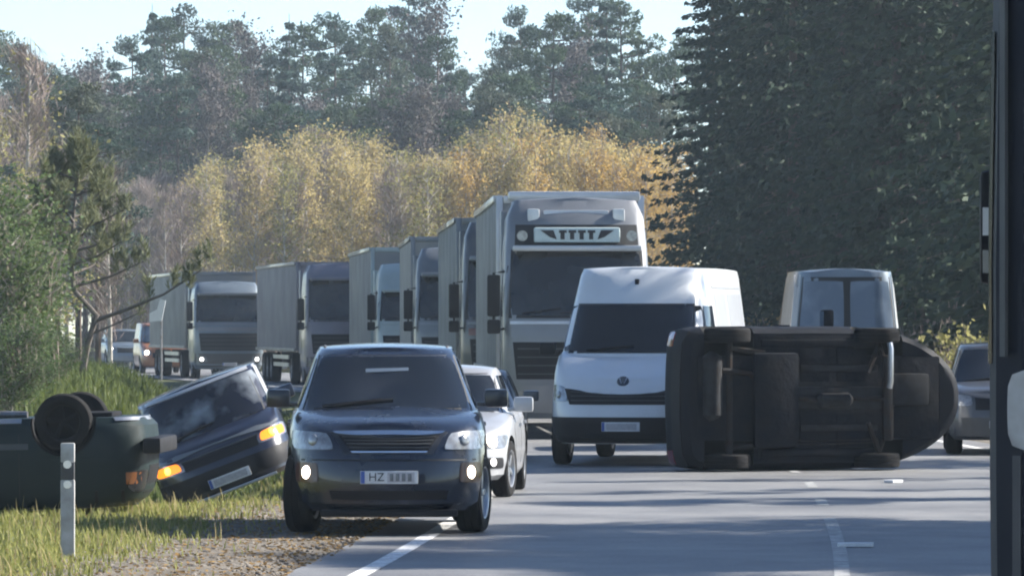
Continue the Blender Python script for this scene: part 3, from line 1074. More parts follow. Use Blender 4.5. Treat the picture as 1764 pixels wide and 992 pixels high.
PINES = [make_pine(20, 11, .36, 2.9, dens=170), make_pine(20, 12, .44, 2.5, dens=170), make_pine(20, 13, .28, 2.7, 'pine_grey', 170), make_pine(20, 14, .34, 2.6, 'pine_teal', 170)]
SPRUCES = [make_spruce(18, 21), make_spruce(18, 22, 2.8), make_spruce(18, 23, 3.5)]
BIRCHES = {'gold': [make_birch(13, 31), make_birch(13, 32, spread=1.6)],
           'orange': [make_birch(13, 33, 'birch_orange', 2800), make_birch(13, 34, 'birch_orange', 2200, spread=1.5)],
           'olive': [make_birch(13, 35, 'birch_olive', 2400), make_birch(13, 36, 'birch_olive', 2000)],
           'bare': [make_birch(13, 37, 'twig', 200, 3600), make_birch(13, 38, 'birch_olive', 450, 3600, 1.5)],
           'mauve': [make_birch(13, 39, 'mauve_twig', 8500, 1800, 2.4, .15), make_birch(13, 40, 'mauve_twig', 8000, 1800, 2.1, .15)]}
FAR_SPRUCE = [make_spruce(18, 24, 3.0, 'pine_teal', 26, 8, 20, .1, .5), make_spruce(18, 25, 2.6, 'pine_leaf', 26, 8, 20, .1, .5)]


def px_x(px, d):            # where a column of the picture lies at distance d
    return (px - 882) * d / 9000.0


def height_at(py, d):
    return 1.9 + (560 - py) * d / 9000.0


# skyline pines: (column, top row)
SKY = [(-20, 40), (20, 70), (58, 95), (100, 120), (135, 100), (160, 118), (195, 92), (232, 65), (262, 5), (285, 30), (312, 15), (340, 60), (372, 80), (398, 36), (432, 52), (458, 90), (498, 22), (524, 40), (556, 75), (580, 25), (612, 60),
       (640, 12), (668, 48), (700, -20), (722, 8), (752, 60), (776, 95), (802, 118), (826, 140), (850, 118), (872, 70), (900, 14), (925, 55), (955, 22), (985, 50), (1015, -10), (1045, -35), (1070, 0), (1100, 50), (1128, 92), (1160, 88), (1190, 60)]
random.seed(5)
for i, (c, t) in enumerate(SKY):
    d = random.uniform(300, 345)
    h = height_at(t, d)
    k = (i * 7) % 10
    gap_ = 'above the young pine and far cars' if c < 330 else ('above the truck queue' if c < 830 else 'between the sky gap and the dark wood')
    if k in (2, 6):
        plant('spruce_tree', FAR_SPRUCE[i % 2], px_x(c, d), d, h / 18, 'pointed spruce on the skyline among the pines behind the birches', 'tree', 'skyline spruces', sxy=random.uniform(.8, 1.0), z=0)
    elif k == 8:
        plant('bare_tree', BIRCHES['mauve'][i % 2], px_x(c, d), d, h / 13, 'leafless mauve grey tree on the skyline among the pines', 'tree', 'skyline bare trees', sxy=random.uniform(.9, 1.1), z=0)
    else:
        plant('pine_tree', PINES[i % 4], px_x(c, d), d, h / 19.8, 'tall dull green pine on the skyline ' + gap_, 'tree', 'skyline pines ' + gap_, sxy=random.uniform(.7, 1.0), z=0)
for i in range(48):           # the second and third rows fill the wood below the skyline
    c = -30 + i * 25 + random.uniform(-12, 12)
    d = random.uniform(272, 300)
    t = 150 + random.uniform(-25, 70) - 40 * (c < 350)
    x = px_x(c, d)
    if abs(x - cx(min(d, 338))) < 6: x += 12
    gap_ = 'above the young pine and far cars' if c < 330 else ('behind the birches over the truck queue' if c < 830 else 'behind the birches near the dark wood')
    if i % 5 in (1, 3) and c < 860:
        plant('bare_tree', BIRCHES['mauve'][i % 2], x, d, height_at(t + 10, d) / 13, 'leafless mauve grey tree below the skyline, above the birches', 'tree', 'bare trees above the birches', sxy=random.uniform(.9, 1.2), z=0)
        continue
    plant('pine_tree', PINES[(i * 3 + 1) % 4], x, d, height_at(t, d) / 19.8, 'lower dull green pine, below the skyline, ' + gap_, 'tree', 'lower pines ' + gap_, sxy=random.uniform(1.0, 1.3), z=0)
# birches
random.seed(9)
nb = 0
for row in range(4):
    d0 = (238, 250, 261, 271)[row]
    for i in range(33):
        c = 185 + i * 30 + random.uniform(-14, 14) + row * 7
        d = d0 + random.uniform(-4, 4)
        x = px_x(c, d)
        if abs(x - cx(d)) < 5.5: continue
        topy = interp([(180, 300), (260, 275), (340, 265), (420, 235), (500, 215), (560, 195), (640, 215), (700, 240), (760, 230), (830, 190), (880, 175), (960, 190), (1050, 210), (1110, 215), (1160, 225), (1220, 240)], c)
        topy += random.uniform(-6, 34) + (3 - row) * 12
        if c < 330: kind = random.choice(['bare', 'bare', 'bare', 'bare', 'olive'])
        elif c < 460: kind = random.choice(['olive', 'gold', 'bare', 'bare'])
        elif c < 650: kind = random.choice(['gold', 'gold', 'gold', 'olive', 'bare'])
        elif c < 790: kind = random.choice(['olive', 'olive', 'gold', 'bare'])
        elif c < 980: kind = random.choice(['gold', 'gold', 'olive', 'orange'])
        else: kind = random.choice(['orange', 'orange', 'gold'])
        lab = {'gold': 'slender birch with golden yellow autumn leaves behind the truck queue', 'orange': 'slender birch with orange yellow leaves beside the dark spruces',
               'olive': 'slender birch with dull olive green leaves behind the truck queue', 'bare': 'leafless grey birch with bare twigs behind the truck queue'}[kind]
        if kind == 'gold' and c > 700: lab = 'slender birch with golden yellow leaves above the silver truck'
        if kind == 'orange': lab = 'slender birch with orange autumn leaves behind the truck queue'
        plant('birch_tree', BIRCHES[kind][nb % 2], x, d, height_at(topy, d) / 13.4, lab, 'tree', {'gold': 'golden birches above the silver truck' if c > 700 else 'golden birches', 'orange': 'orange birches', 'olive': 'olive birches', 'bare': 'bare birches'}[kind], sxy=random.uniform(1.0, 1.35), z=0)
        nb += 1
# dark conifers to the right of the road
random.seed(14)
RT = []
for i in range(70):
    d = random.uniform(98, 215)
    edge = cx(d) + 4.2
    x = edge + 5.5 + abs(random.gauss(0, 7))
    c = 882 + x * 9000 / d
    lim = 1235 + random.uniform(-20, 30)
    if c < lim or c > 1830: continue
    if any((x - a)**2 + (d - b)**2 < 5 for a, b in RT): continue
    RT.append((x, d))
for x, d in [(7.9, 172), (8.1, 165), (8.8, 178), (8.6, 158), (9.4, 149), (8.7, 170), (10.3, 140), (9.8, 162), (11.2, 132), (11.7, 122), (12.0, 113), (12.6, 104), (13.4, 118), (13.6, 128), (12.4, 140), (11.4, 152), (14.2, 140), (13.4, 160), (14.8, 150), (16, 130), (17, 142), (15.5, 165), (11.5, 178), (10, 190), (13.5, 185), (17, 180), (19, 160)]:
    RT.append((x, d))
for i, (x, d) in enumerate(RT):
    c = 882 + x * 9000 / d
    where_ = 'of the shaded wood behind the delivery van' if c < 1300 else ('of the shaded wood behind the pale van' if c < 1560 else 'of the shaded wood beside the coach')
    if i % 23 == 11:
        plant('pine_tree', PINES[i % 2], x, d, random.uniform(.75, 1.0), 'dark pine ' + where_, 'tree', 'dark pines ' + where_, sxy=1.2)
    else:
        plant('spruce_tree', SPRUCES[i % 3], x, d, random.uniform(.75, 1.15), 'dark spruce ' + where_, 'tree', 'dark spruces ' + where_, sxy=random.uniform(.95, 1.25))
# roadside trees beyond the picture's edge whose shade stripes the asphalt
for i, (x, y, s_, w_) in enumerate([(16.0, 46.4, .54, 1.45), (19.0, 47.8, .66, 1.3), (16.4, 49.2, .53, 1.45), (19.6, 51.2, .64, 1.25), (15.8, 52.4, .54, 1.4), (18.8, 54.4, .60, 1.0), (17.6, 50.2, .58, 1.4), (17.4, 47.2, .58, 1.4), (21.5, 49.5, .74, 1.3), (22, 53.0, .72, 1.1), (25.0, 50.6, .9, 1.0), (25.6, 53.4, .9, .95), (24.8, 56.2, .88, .85), (20.6, 47.0, .66, 1.3), (16.8, 45.2, .54, 1.2), (16.2, 42.8, .53, .6), (18.2, 43.4, .6, .55), (17.2, 41.0, .56, 1.0),
                                    (17.5, 60.8, .56, .8), (20.5, 62.0, .68, .7), (18.5, 64.6, .62, .5), (17.0, 68.4, .55, .45), (17.2, 75.0, .76, .8), (19.5, 75.9, .85, .7), (22, 84, .6, .8)]):
    plant('pine_tree', PINES[i % 2], x, y, s_, 'young roadside pine shading the asphalt, beyond the edge of the picture', 'tree', 'roadside pines casting shade', sxy=w_)
plant('spruce_tree', SPRUCES[0], 17.6, 74.9, 1.2, 'tall roadside spruce beyond the edge of the picture, shading the white van', 'tree', sxy=.95)
# shrubs at the foot of the dark wood
def make_shrub(seed, leaf='shrub_leaf', n=1500, h=1.8, w=1.3, twig=250):
    global rng
    rng = np.random.default_rng(seed)
    rnd = random.Random(seed)
    limbs, Q, T = [], [], []
    for k in range(16):
        az, el = rnd.uniform(0, 6.28), rnd.uniform(.5, 1.3)
        ln = h * rnd.uniform(.6, 1.1)
        p1 = Vector((math.cos(az) * math.cos(el) * w, math.sin(az) * math.cos(el) * w, math.sin(el) * ln))
        limbs.append(([(0, 0, 0), p1 * .5 + Vector((0, 0, .1)), p1], [.018, .012, .004]))
        nn = n // 16
        u = rng.uniform(.3, 1.05, nn)[:, None]
        Q.append(leaf_quads(np.array(p1) * u + rng.normal(0, .16, (nn, 3)), .10, .7))
        nt = twig // 16
        u = rng.uniform(.3, 1.0, nt)[:, None]
        T.append(leaf_quads(np.array(p1) * u + rng.normal(0, .1, (nt, 3)), .5, .03, np.tile(np.array([list(p1)]), (nt, 1)), .5))
    Q, T = np.concatenate(Q), np.concatenate(T)
    tm = trunk_mesh('trunk', [Vector((0, 0, -.1)), Vector((0, 0, .2))], [.03, .02], limbs, 'bark_grey')
    return tm, quad_mesh('crown', np.concatenate([Q, T]), [leaf, 'twig'], np.concatenate([np.zeros(len(Q)), np.ones(len(T))]))
SHRUBS = [make_shrub(51), make_shrub(52, 'birch_olive'), make_shrub(53, 'twig', 300, 2.0, 1.2, 900)]
random.seed(3)
for i, (px, d, s_) in enumerate([(1585, 112, 1.0), (1612, 106, .95), (1640, 101, 1.0), (1662, 98, .9), (1690, 95, 1.1), (1625, 96, .75), (1560, 120, 1.1), (1675, 108, 1.3), (1600, 125, 1.4), (1330, 150, 1.3), (1370, 140, 1.2), (1300, 160, 1.4)]):
    plant('roadside_shrub', SHRUBS[i % 3], px_x(px, d), d, s_, 'thin pale leaved shrub at the foot of the dark wood', 'shrub', 'shrubs along the wood edge')


# ------------------------------------------------------------------ left bank trees
def make_sapling():
    """young pine with a bare, forked lower trunk and candle-like upright shoots"""
    global rng
    rng = np.random.default_rng(61)
    rnd = random.Random(61)
    pts = [Vector(p) for p in [(-.12, 0, 0), (-.02, 0, .7), (.12, 0, 1.25), (-.22, .05, 1.7), (-.25, 0, 2.4), (-.2, 0, 3.2), (-.16, 0, 4.15)]]
    rr = [.055, .05, .044, .038, .03, .02, .01]
    limbs, Q = [], []
    def tuft(p, d, ln, n, rad):
        d = d.normalized()
        u = rng.uniform(0, 1, n)[:, None]
        g = rng.normal(0, 1, (n, 3)); g /= np.linalg.norm(g, axis=1)[:, None]
        c = np.array(p) + np.array(d) * u * ln + g * rad * rng.uniform(.3, 1, n)[:, None]
        Q.append(leaf_quads(c, .15, .16, np.array(d)[None, :] * 1.1 + g * .8, .25))
    def branch(p0, p1, k=3, n=70):
        p0, p1 = Vector(p0), Vector(p1)
        mid = p0.lerp(p1, .5) + Vector((0, 0, -.06))
        limbs.append(([p0, mid, p1], [.028, .02, .008]))
        for q in range(k):
            f = .42 + .58 * (q + 1) / k
            pp = p0.lerp(p1, f)
            tuft(pp, Vector((rnd.uniform(-.35, .35), rnd.uniform(-.35, .35), 1)), rnd.uniform(.25, .42), n, .085)
    for k in range(30):
        t = k / 29
        z = 1.75 + 2.2 * t
        i = 3 if z < 2.4 else (4 if z < 3.2 else 5)
        zz = [1.7, 2.4, 3.2, 4.15]
        f = (z - zz[i - 3]) / (zz[i - 2] - zz[i - 3])
        p0 = pts[i].lerp(pts[min(i + 1, 6)], f)
        az = k * 2.4
        ln = (1.05 * (1 - t) ** .75 + .12) * rnd.uniform(.7, 1.15)
        branch(p0, p0 + Vector((math.cos(az) * ln, math.sin(az) * ln, .35 * ln + .1)), 4, 75)
    tuft(pts[6], Vector((0, 0, 1)), .35, 110, .07)
    # the long side branch that reaches over towards the trucks
    limbs.append(([(0.08, 0, 1.15), (.55, 0, 1.35), (1.1, 0, 1.62), (1.65, .05, 2.05)], [.04, .03, .022, .01]))
    for p in [(1.62, .05, 2.05), (1.4, 0, 1.85), (1.78, 0, 2.2), (1.2, .1, 1.75), (.9, 0, 1.6), (1.5, -.1, 1.8)]:
        tuft(Vector(p), Vector((rnd.uniform(-.2, .3), 0, 1)), .34, 90, .09)
    limbs.append(([(-.02, 0, .9), (.3, 0, 1.05), (.75, 0, 1.3)], [.025, .018, .008]))
    tuft(Vector((.75, 0, 1.3)), Vector((.4, 0, 1)), .3, 40, .08)
    tm = trunk_mesh('trunk', pts, rr, limbs, 'bark_grey')
    return tm, quad_mesh('crown', np.concatenate(Q), ['sapling_leaf'])


SAP = make_sapling()
sx, sy = px_x(152, 95), 95
plant('young_pine', SAP, sx, sy, 1.04, 'young pine with forked bare lower trunk on the grassy bank', 'tree', rz=0.0, sxy=1.2)
BUSH = [make_birch(4, 71, 'bush_green', 11000, 900, 1.5, .085), make_birch(4, 72, 'bush_green', 9000, 900, 1.3, .085)]
SPG = make_spruce(6, 73, 1.6, 'bush_green', 24, 8, 40, .02, .14)
for i, (px, d, s_, w_, lab) in enumerate([(-14, 83, .72, 1.35, 'dull green leafy bush at the left edge of the picture'), (30, 88, .50, 1.25, 'dull green leafy bush just left of the young pine'), (-60, 86, .8, 1.5, 'leafy bush cut by the left edge of the picture'),
                                          (92, 90, .24, 1.7, 'low leafy bush at the foot of the young pine'), (20, 80, .36, 1.5, 'low leafy bush behind the upside down green car')]):
    plant('leafy_bush', BUSH[i % 2], px_x(px, d), d, s_, lab, 'bush', sxy=w_)
plant('young_spruce', SPG, px_x(18, 92), 92, .60, 'young spruce rising among the leafy bushes at the left edge', 'tree', sxy=1.2)
plant('birch_tree', BIRCHES['olive'][0], px_x(45, 118), 118, .36, 'small yellow green birch rising behind the leafy bushes', 'tree', sxy=1.3)
plant('birch_tree', BIRCHES['bare'][0], px_x(190, 130), 130, .40, 'small leafless birch behind the young pine', 'tree', sxy=1.5)
random.seed(21)
for i in range(20):
    d = random.uniform(150, 235)
    c = random.uniform(-40, 215)
    x = px_x(c, d)
    if x > cx(d) - 9: continue
    k = i % 3
    if k == 0: plant('pine_tree', PINES[2 + i % 2], x, d, random.uniform(.4, .5), 'grey green pine in the wood behind the young pine', 'tree', 'pines of the wood on the bank', sxy=1.2)
    elif k == 1: plant('birch_tree', BIRCHES['bare'][i % 2], x, d, random.uniform(.6, .9), 'leafless birch in the wood behind the leafy bushes', 'tree', 'leafless birches on the bank', sxy=1.4)
    else: plant('birch_tree', BIRCHES['olive'][i % 2], x, d, random.uniform(.4, .65), 'yellowing birch in the wood behind the leafy bushes', 'tree', 'yellowing birches on the bank', sxy=1.4)


# ------------------------------------------------------------------ grass and undergrowth
def blades(name, mat, n, xr, yr, h, label, cond=None, w=.012, lean=.45, seed=1):
    r = np.random.default_rng(seed)
    x = r.uniform(xr[0], xr[1], n)
    y = r.uniform(yr[0], yr[1], n)
    keep = np.array([cond(a, b, r.random()) if cond else True for a, b in zip(x, y)])
    x, y = x[keep], y[keep]
    n = len(x)
    z = np.array([ground_z(a, b) for a, b in zip(x, y)])
    hh = h * r.uniform(.35, 1.25, n)
    az = r.uniform(0, 6.283, n)
    ln = r.uniform(0, lean, n) * hh
    base = np.stack([x, y, z - .01], axis=1)
    side = np.stack([np.cos(az + 1.57), np.sin(az + 1.57), np.zeros(n)], axis=1) * w
    fwd = np.stack([np.cos(az), np.sin(az), np.zeros(n)], axis=1)
    mid = base + fwd * ln[:, None] * .35 + np.stack([np.zeros(n), np.zeros(n), hh * .6], axis=1)
    tip = base + fwd * ln[:, None] + np.stack([np.zeros(n), np.zeros(n), hh], axis=1)
    q1 = np.stack([base - side, base + side, mid + side * .75, mid - side * .75], axis=1)
    q2 = np.stack([mid - side * .75, mid + side * .75, tip + side * .1, tip - side * .1], axis=1)
    me = quad_mesh(name, np.concatenate([q1, q2]), [mat])
    return tag(link(name, me), label, name.replace('_', ' ').split()[-1], kind='stuff')


def gcond(x, y, u):
    e = cx(y) - x - 4.2
    if e < 1.35: return u < .05 * smooth(.5, 1.3, e)
    clump = .5 + .5 * math.sin(x * 2.1 + math.sin(y * 1.7) * 1.5) * math.sin(y * 1.9 + x * .7)
    return u < smooth(1.2, 2.3, e) * (.35 + .65 * clump)


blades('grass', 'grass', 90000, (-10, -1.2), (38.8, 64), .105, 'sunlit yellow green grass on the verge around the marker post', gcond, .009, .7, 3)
blades('dry_grass', 'drygrass', 6000, (-10, -1.6), (38.8, 64), .19, 'dry straw coloured stalks standing in the verge grass', gcond, .006, .8, 4)
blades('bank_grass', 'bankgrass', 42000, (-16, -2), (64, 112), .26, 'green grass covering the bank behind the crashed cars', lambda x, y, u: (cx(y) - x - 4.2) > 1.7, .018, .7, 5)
blades('verge_grass', 'grass', 16000, (7.5, 16), (64, 120), .3, 'rough grass along the foot of the dark wood', lambda x, y, u: (x - cx(y) - 4.2) > 1.6, .02, .7, 6)


def litter():
    global rng
    rng = np.random.default_rng(17)
    n = 4200
    y = rng.uniform(38.8, 60, n)
    x = np.array([cx(b) - 4.0 - abs(rng.normal(0, 1.5)) for b in y])
    z = np.array([ground_z(a, b) + .035 for a, b in zip(x, y)])
    Q = leaf_quads(np.stack([x, y, z], axis=1), .045, .8)
    Q[:, :, 2] = z[:, None] + (Q[:, :, 2] - z[:, None]) * .35
    tag(link('leaf_litter', quad_mesh('leaf_litter', Q, ['litter'])), 'brown fallen leaves scattered over the gravel and verge', 'litter', kind='stuff')
litter()


def thicket():
    r = np.random.default_rng(8)
    n = 26000
    d = r.uniform(228, 268, n)
    c = r.uniform(150, 1200, n)
    x = (c - 882) * d / 9000
    keep = np.array([abs(a - cx(b)) > 5.0 for a, b in zip(x, d)])
    x, d = x[keep], d[keep]
    n = len(x)
    z = r.uniform(.2, 4.2, n)
    Q = leaf_quads(np.stack([x, d, z], axis=1), .9, .05, np.tile(np.array([[0, 0, 1.6]]), (n, 1)), .5)
    me = quad_mesh('undergrowth', Q, ['twig'])
    tag(link('undergrowth', me), 'grey brown bare undergrowth beneath the yellow birches', 'undergrowth', kind='stuff')
thicket()


# ------------------------------------------------------------------ dark SUV on the shoulder line
C = dict(L=4.57, W=1.86, clear=.22, top=[(0, .86), (.2, .955), (.55, 1.03), (1.1, 1.10), (1.8, 1.12), (3.6, 1.13), (4.3, 1.12), (4.57, 1.08)],
         n=5, bow=.16, crown=.055, rad=.365, tw=.26, axles=(.92, 3.63), steer=R(-11), cabin=(.87, .645, .98, 1.86, 4.45, 4.15, 1.07, 1.70), dome=.045, glass_low=.06, glass_top=.10, ws=.905,
         side_glass=[(1.55, 2.42, 2.1, 2.42), (2.5, 3.3, 2.5, 3.3), (3.4, 4.15, 3.4, 3.95)], seams=(1.35, 2.46, 3.36), handles=(2.15, 3.05), mirror_z=1.14, mirror_paint='p_black')
suv, bd, cb_ = make_car('suv', C, 'p_navy')
patch(bd, 'front', [(-.40, .735), (.40, .735), (.52, .945), (-.52, .945)], .006, 'grille_surround', 'p_black', suv, 12, 4, .02)
gr = patch(bd, 'front', [(-.35, .765), (.35, .765), (.46, .915), (-.46, .915)], .010, 'grille', 'plastic', suv, 12, 3, .02)
for k in range(4):
    z = .79 + .033 * k
    patch(bd, 'front', [(-.36 - .02 * k, z), (.36 + .02 * k, z), (.36 + .02 * k, z + .008), (-.36 - .02 * k, z + .008)], .017, 'grille_bar', 'grey_plastic', gr, 10, 1, .01)
patch(bd, 'front', [(-.47, .928), (.47, .928), (.49, .945), (-.49, .945)], .020, 'chrome_trim', 'chrome', suv, 12, 1, .02)
patch(bd, 'front', [(-.33, .748), (.33, .748), (.35, .762), (-.35, .762)], .020, 'chrome_trim', 'chrome', suv, 12, 1, .02)
lamp_pair(bd, [(.49, .775), (.86, .775), (.88, .945), (.55, .925)], 'headlight', 'lamp_clear', suv, core=(.68, .86, .055, 'lamp_clear'), off=.012)
lamp_pair(bd, [(.64, .48), (.84, .48), (.84, .66), (.65, .66)], 'fog_lamp', 'lamp_glow', suv, core=(.745, .57, .06, 'lamp_on'), off=.006)
patch(bd, 'front', [(-.9, .675), (.9, .675), (.9, .69), (-.9, .69)], .004, 'bumper_seam', 'seal', suv, 16, 1, .008)
patch(bd, 'front', [(-.5, .27), (.5, .27), (.54, .41), (-.54, .41)], .004, 'lower_intake', 'plastic', suv, 12, 2, .01)
m = MB(); m.box((-.62, .02, .17), (.62, .2, .235), .02); m.build('bumper_lip', 'plastic', suv)
plate(suv, -.012, .53, .52, .115, 'HZ')
for sg in (1, -1):
    patch(bd, 'front', [(sg * .70 - .006, .90), (sg * .70 + .006, .90), (sg * .70 + .006, .94), (sg * .70 - .006, .94)], .003, 'bonnet_seam', 'seal', suv, 1, 2, .006)
patch(cb_, 'front', [(-.20, 1.455), (.20, 1.47), (.20, 1.498), (-.20, 1.488)], .012, 'glass_light_strip', 'glass_pale', suv, 6, 1, .006)  # pale strip paints the light showing in the windscreen
for sg in (1, -1):
    m = MB(); m.tube([(sg * .57, 2.3, 1.66), (sg * .58, 2.45, 1.70), (sg * .58, 3.8, 1.70), (sg * .57, 3.9, 1.66)], .014, 6); m.build('roof_rail', 'grey_plastic', suv)
tag(suv, 'dark navy SUV with lit fog lamps driving along the gravel shoulder', 'car')
place(suv, (-1.11, 47.2, .0), R(2.0))

# ------------------------------------------------------------------ tilted car in the ditch
C = dict(L=4.3, W=1.72, clear=.2, top=[(0, .70), (.2, .80), (.4, .88), (.7, .97), (1.6, 1.0), (3.6, 1.0), (4.1, .98), (4.3, .92)],
         n=6, bow=.10, crown=.045, rad=.31, tw=.2, axles=(.85, 3.45), cabin=(.84, .77, .48, .95, 4.2, 3.95, .92, 1.54), dome=.02, glass_low=.04, glass_top=.07, ws=.93,
         side_glass=[(1.05, 2.1, 1.3, 2.1), (2.18, 3.0, 2.18, 3.0), (3.1, 3.9, 3.1, 3.75)], seams=(1.15, 2.14, 3.05), handles=(1.85, 2.75), mirror_z=.98)
tilt, bd, cb_ = make_car('tilted_car', C, 'p_indigo', 'glass_tilt')
patch(bd, 'front', [(-.46, .60), (.46, .60), (.48, .74), (-.48, .74)], .008, 'grille', 'plastic', tilt, 12, 3, .02)
patch(bd, 'front', [(-.46, .755), (.46, .755), (.47, .768), (-.47, .768)], .014, 'grille_trim', 'grey_plastic', tilt, 10, 1, .02)
lamp_pair(bd, [(.46, .61), (.83, .61), (.83, .76), (.48, .77)], 'headlight', 'lamp_clear', tilt, off=.008)
lamp_pair(bd, [(.50, .63), (.80, .63), (.80, .735), (.52, .745)], 'turn_signal', 'lamp_amber', tilt, off=.016, core=(.66, .685, .05, 'lamp_amber_core'))
patch(bd, 'front', [(-.82, .30), (.82, .30), (.82, .52), (-.82, .52)], .022, 'bumper', 'plastic', tilt, 14, 3, .03)
plate(tilt, -.035, .36, .52, .115)
m = MB(); m.box((-.55, -.02, .20), (.55, .1, .235), .012); m.build('bumper_lip', 'alloy', tilt)
tag(tilt, 'dark blue car tipped into the ditch with amber hazard lights on', 'car')
patch(cb_, 'front', [(-.74, 1.485), (.74, 1.485), (.74, 1.52), (-.74, 1.52)], .012, 'roof_edge_glint', 'p_silver', tilt, 12, 1, .012)  # silver strip paints a sunlit outline along the roof edge
patch(cb_, 'front', [(.765, .98), (.80, .98), (.755, 1.49), (.72, 1.49)], .012, 'pillar_trim_or_glint', 'p_silver', tilt, 1, 6, .012)  # silver strip paints a sunlit outline down the pillar
patch(bd, 'front', [(-.78, .795), (.78, .795), (.76, .825), (-.76, .825)], .010, 'bonnet_edge_glint', 'p_grey', tilt, 12, 1, .014)  # grey line paints the sunlit bonnet below the glass
place(tilt, (-3.24, 62.4, -.25), R(3), 0, R(-21))

# ------------------------------------------------------------------ green off-roader on its roof
C = dict(L=4.3, W=1.74, clear=.25, top=[(0, 1.08), (.2, 1.12), (.6, 1.14), (1.15, 1.16), (1.8, 1.16), (3.6, 1.16), (4.1, 1.16), (4.3, 1.14)],
         n=9, bow=.07, crown=.03, rad=.29, tw=.22, axles=(.86, 3.3), cabin=(.82, .74, 1.25, 1.5, 4.1, 4.0, 1.12, 1.29), dome=.01, glass_low=.02, glass_top=.04, ws=.9,
         side_glass=[(1.6, 2.3, 1.7, 2.3), (2.4, 3.2, 2.4, 3.2)], seams=(1.3, 2.35, 3.3), handles=(2.1, 3.0), mirror_z=1.0, rub=True, rim='void')
grn, bd, cb_ = make_car('overturned_green_car', C, 'p_green')
lamp_pair(bd, [(.50, .78), (.78, .78), (.78, 1.0), (.50, 1.0)], 'headlight', 'glass', grn, round_=.2)
patch(bd, 'front', [(-.46, .74), (.46, .74), (.46, 1.02), (-.46, 1.02)], .006, 'grille', 'plastic', grn, 10, 2, .02)
m = MB(); m.box((-.84, -.12, .46), (.84, .06, .62), .03); m.build('bumper', 'plastic', grn)
for where in ('left', 'right'):
    patch(bd, where, [(1.28, .255), (2.85, .255), (2.85, .30), (1.28, .30)], .012, 'sill_sunlit_strip', 'alloy', grn, 8, 1, .02)  # bright strips stand in for sunlight on the upturned sill
    patch(bd, where, [(.06, .255), (.36, .255), (.34, .29), (.06, .29)], .012, 'sill_sunlit_strip', 'alloy', grn, 4, 1, .02)
    patch(bd, where, [(.10, .80), (.24, .80), (.24, .92), (.10, .92)], .008, 'side_lamp', 'lamp_amber_off', grn, 3, 2, .012)
    patch(bd, where, [(.42, .66), (1.2, .66), (1.2, .70), (.42, .70)], .006, 'wing_crease', 'p_green', grn, 4, 1, .012)
    for k, a0 in enumerate((.26, .52)):
        patch(bd, where, [(a0, .98), (a0 + .03, .98), (a0 + .03, 1.10), (a0, 1.10)], .012, 'bonnet_catch', 'plastic', grn, 1, 2, .016)
for sg in (1, -1):
    m = MB(); m.tube([(sg * .2, .80, .33), (sg * .66, .80, .34)], .045, 6); m.build('axle_arm', 'steel', grn)
m = MB(); m.box((-.45, .4, .20), (.45, 1.2, .26), .03); m.build('engine_tray', 'underbody', grn)
m = MB(); m.tube([(.15, 1.3, .22), (.1, 2.2, .2), (.25, 3.2, .22), (.3, 3.5, .22), (.3, 4.1, .24)], .04, 8); m.build('exhaust_pipe', 'steel', grn)
tag(grn, 'dark green boxy car lying upside down with a wheel in the air', 'car')
place(grn, (-3.62, 53.2, 1.235), R(88), R(1.0), math.pi)

# ------------------------------------------------------------------ dark car lying on its side, underside to the camera
C = dict(L=3.62, W=1.74, clear=.22, top=[(0, .68), (.25, .78), (.7, .86), (1.2, .94), (1.8, .97), (3.0, .98), (3.5, .97), (3.62, .92)],
         n=3.0, nr=16, bow=.34, bowr=.05, crown=.04, rad=.28, tw=.18, axles=(1.08, 3.0), rim='void', cabin=(.82, .66, 1.0, 1.7, 3.56, 3.35, .90, 1.45), dome=.04, glass_low=.05, glass_top=.08, ws=.9,
         side_glass=[(1.5, 2.2, 1.9, 2.2), (2.3, 3.0, 2.3, 2.9)], seams=(1.25, 2.26), handles=(2.0,), mirror_z=.96)
over, bd, cb_ = make_car('car_on_its_side', C, 'p_matte_black')
lamp_pair(bd, [(.40, .55), (.66, .55), (.66, .70), (.42, .70)], 'headlight', 'glass', over)
lamp_pair(bd, [(.62, .55), (.80, .55), (.80, .88), (.64, .88)], 'tail_light', 'lamp_red', over, 'rear')
patch(bd, 'rear', [(-.80, .30), (.80, .30), (.80, .50), (-.80, .50)], .02, 'rear_bumper', 'plastic', over, 12, 3, .03)
m = MB(); m.box((-.50, .30, .19), (.50, 1.0, .225), .03); m.build('engine_tray', 'underbody', over)
m = MB(); m.box((-.52, .92, .12), (.52, 1.06, .18), .03); m.build('front_subframe', 'dark_steel', over)
m = MB(); m.tube([(-.68, 1.0, .07), (-.60, .99, .05), (-.20, .99, .05), (-.12, 1.0, .07)], .035, 8); m.build('anti_roll_bar', 'alloy', over)
for sg in (1, -1):
    m = MB(); m.tube([(sg * .3, 1.25, .14), (sg * .66, 1.08, .2)], .03, 6); m.tube([(sg * .3, .98, .14), (sg * .66, 1.08, .2)], .025, 6); m.build('control_arm', 'dark_steel', over)
    m = MB(); m.tube([(sg * .28, 1.10, .24), (sg * .72, 1.08, .28)], .02, 6); m.build('drive_shaft', 'dark_steel', over)
m = MB(); m.box((-.30, .45, .12), (.10, .95, .2), .05); m.build('gearbox', 'heatshield', over)
m = MB(); m.box((-.50, .36, .206), (.50, 3.40, .2235), .004); m.build('floor_pan', 'underbody', over)
for sg in (1, -1):
    m = MB(); m.box((sg * .63 - .125, 1.45, .207), (sg * .63 + .125, 2.62, .2245), .004); m.build('floor_pan', 'underbody', over)
m = MB(); m.box((-.14, 1.05, .185), (.14, 2.5, .222), .02); m.build('heat_shield', 'heatshield', over)
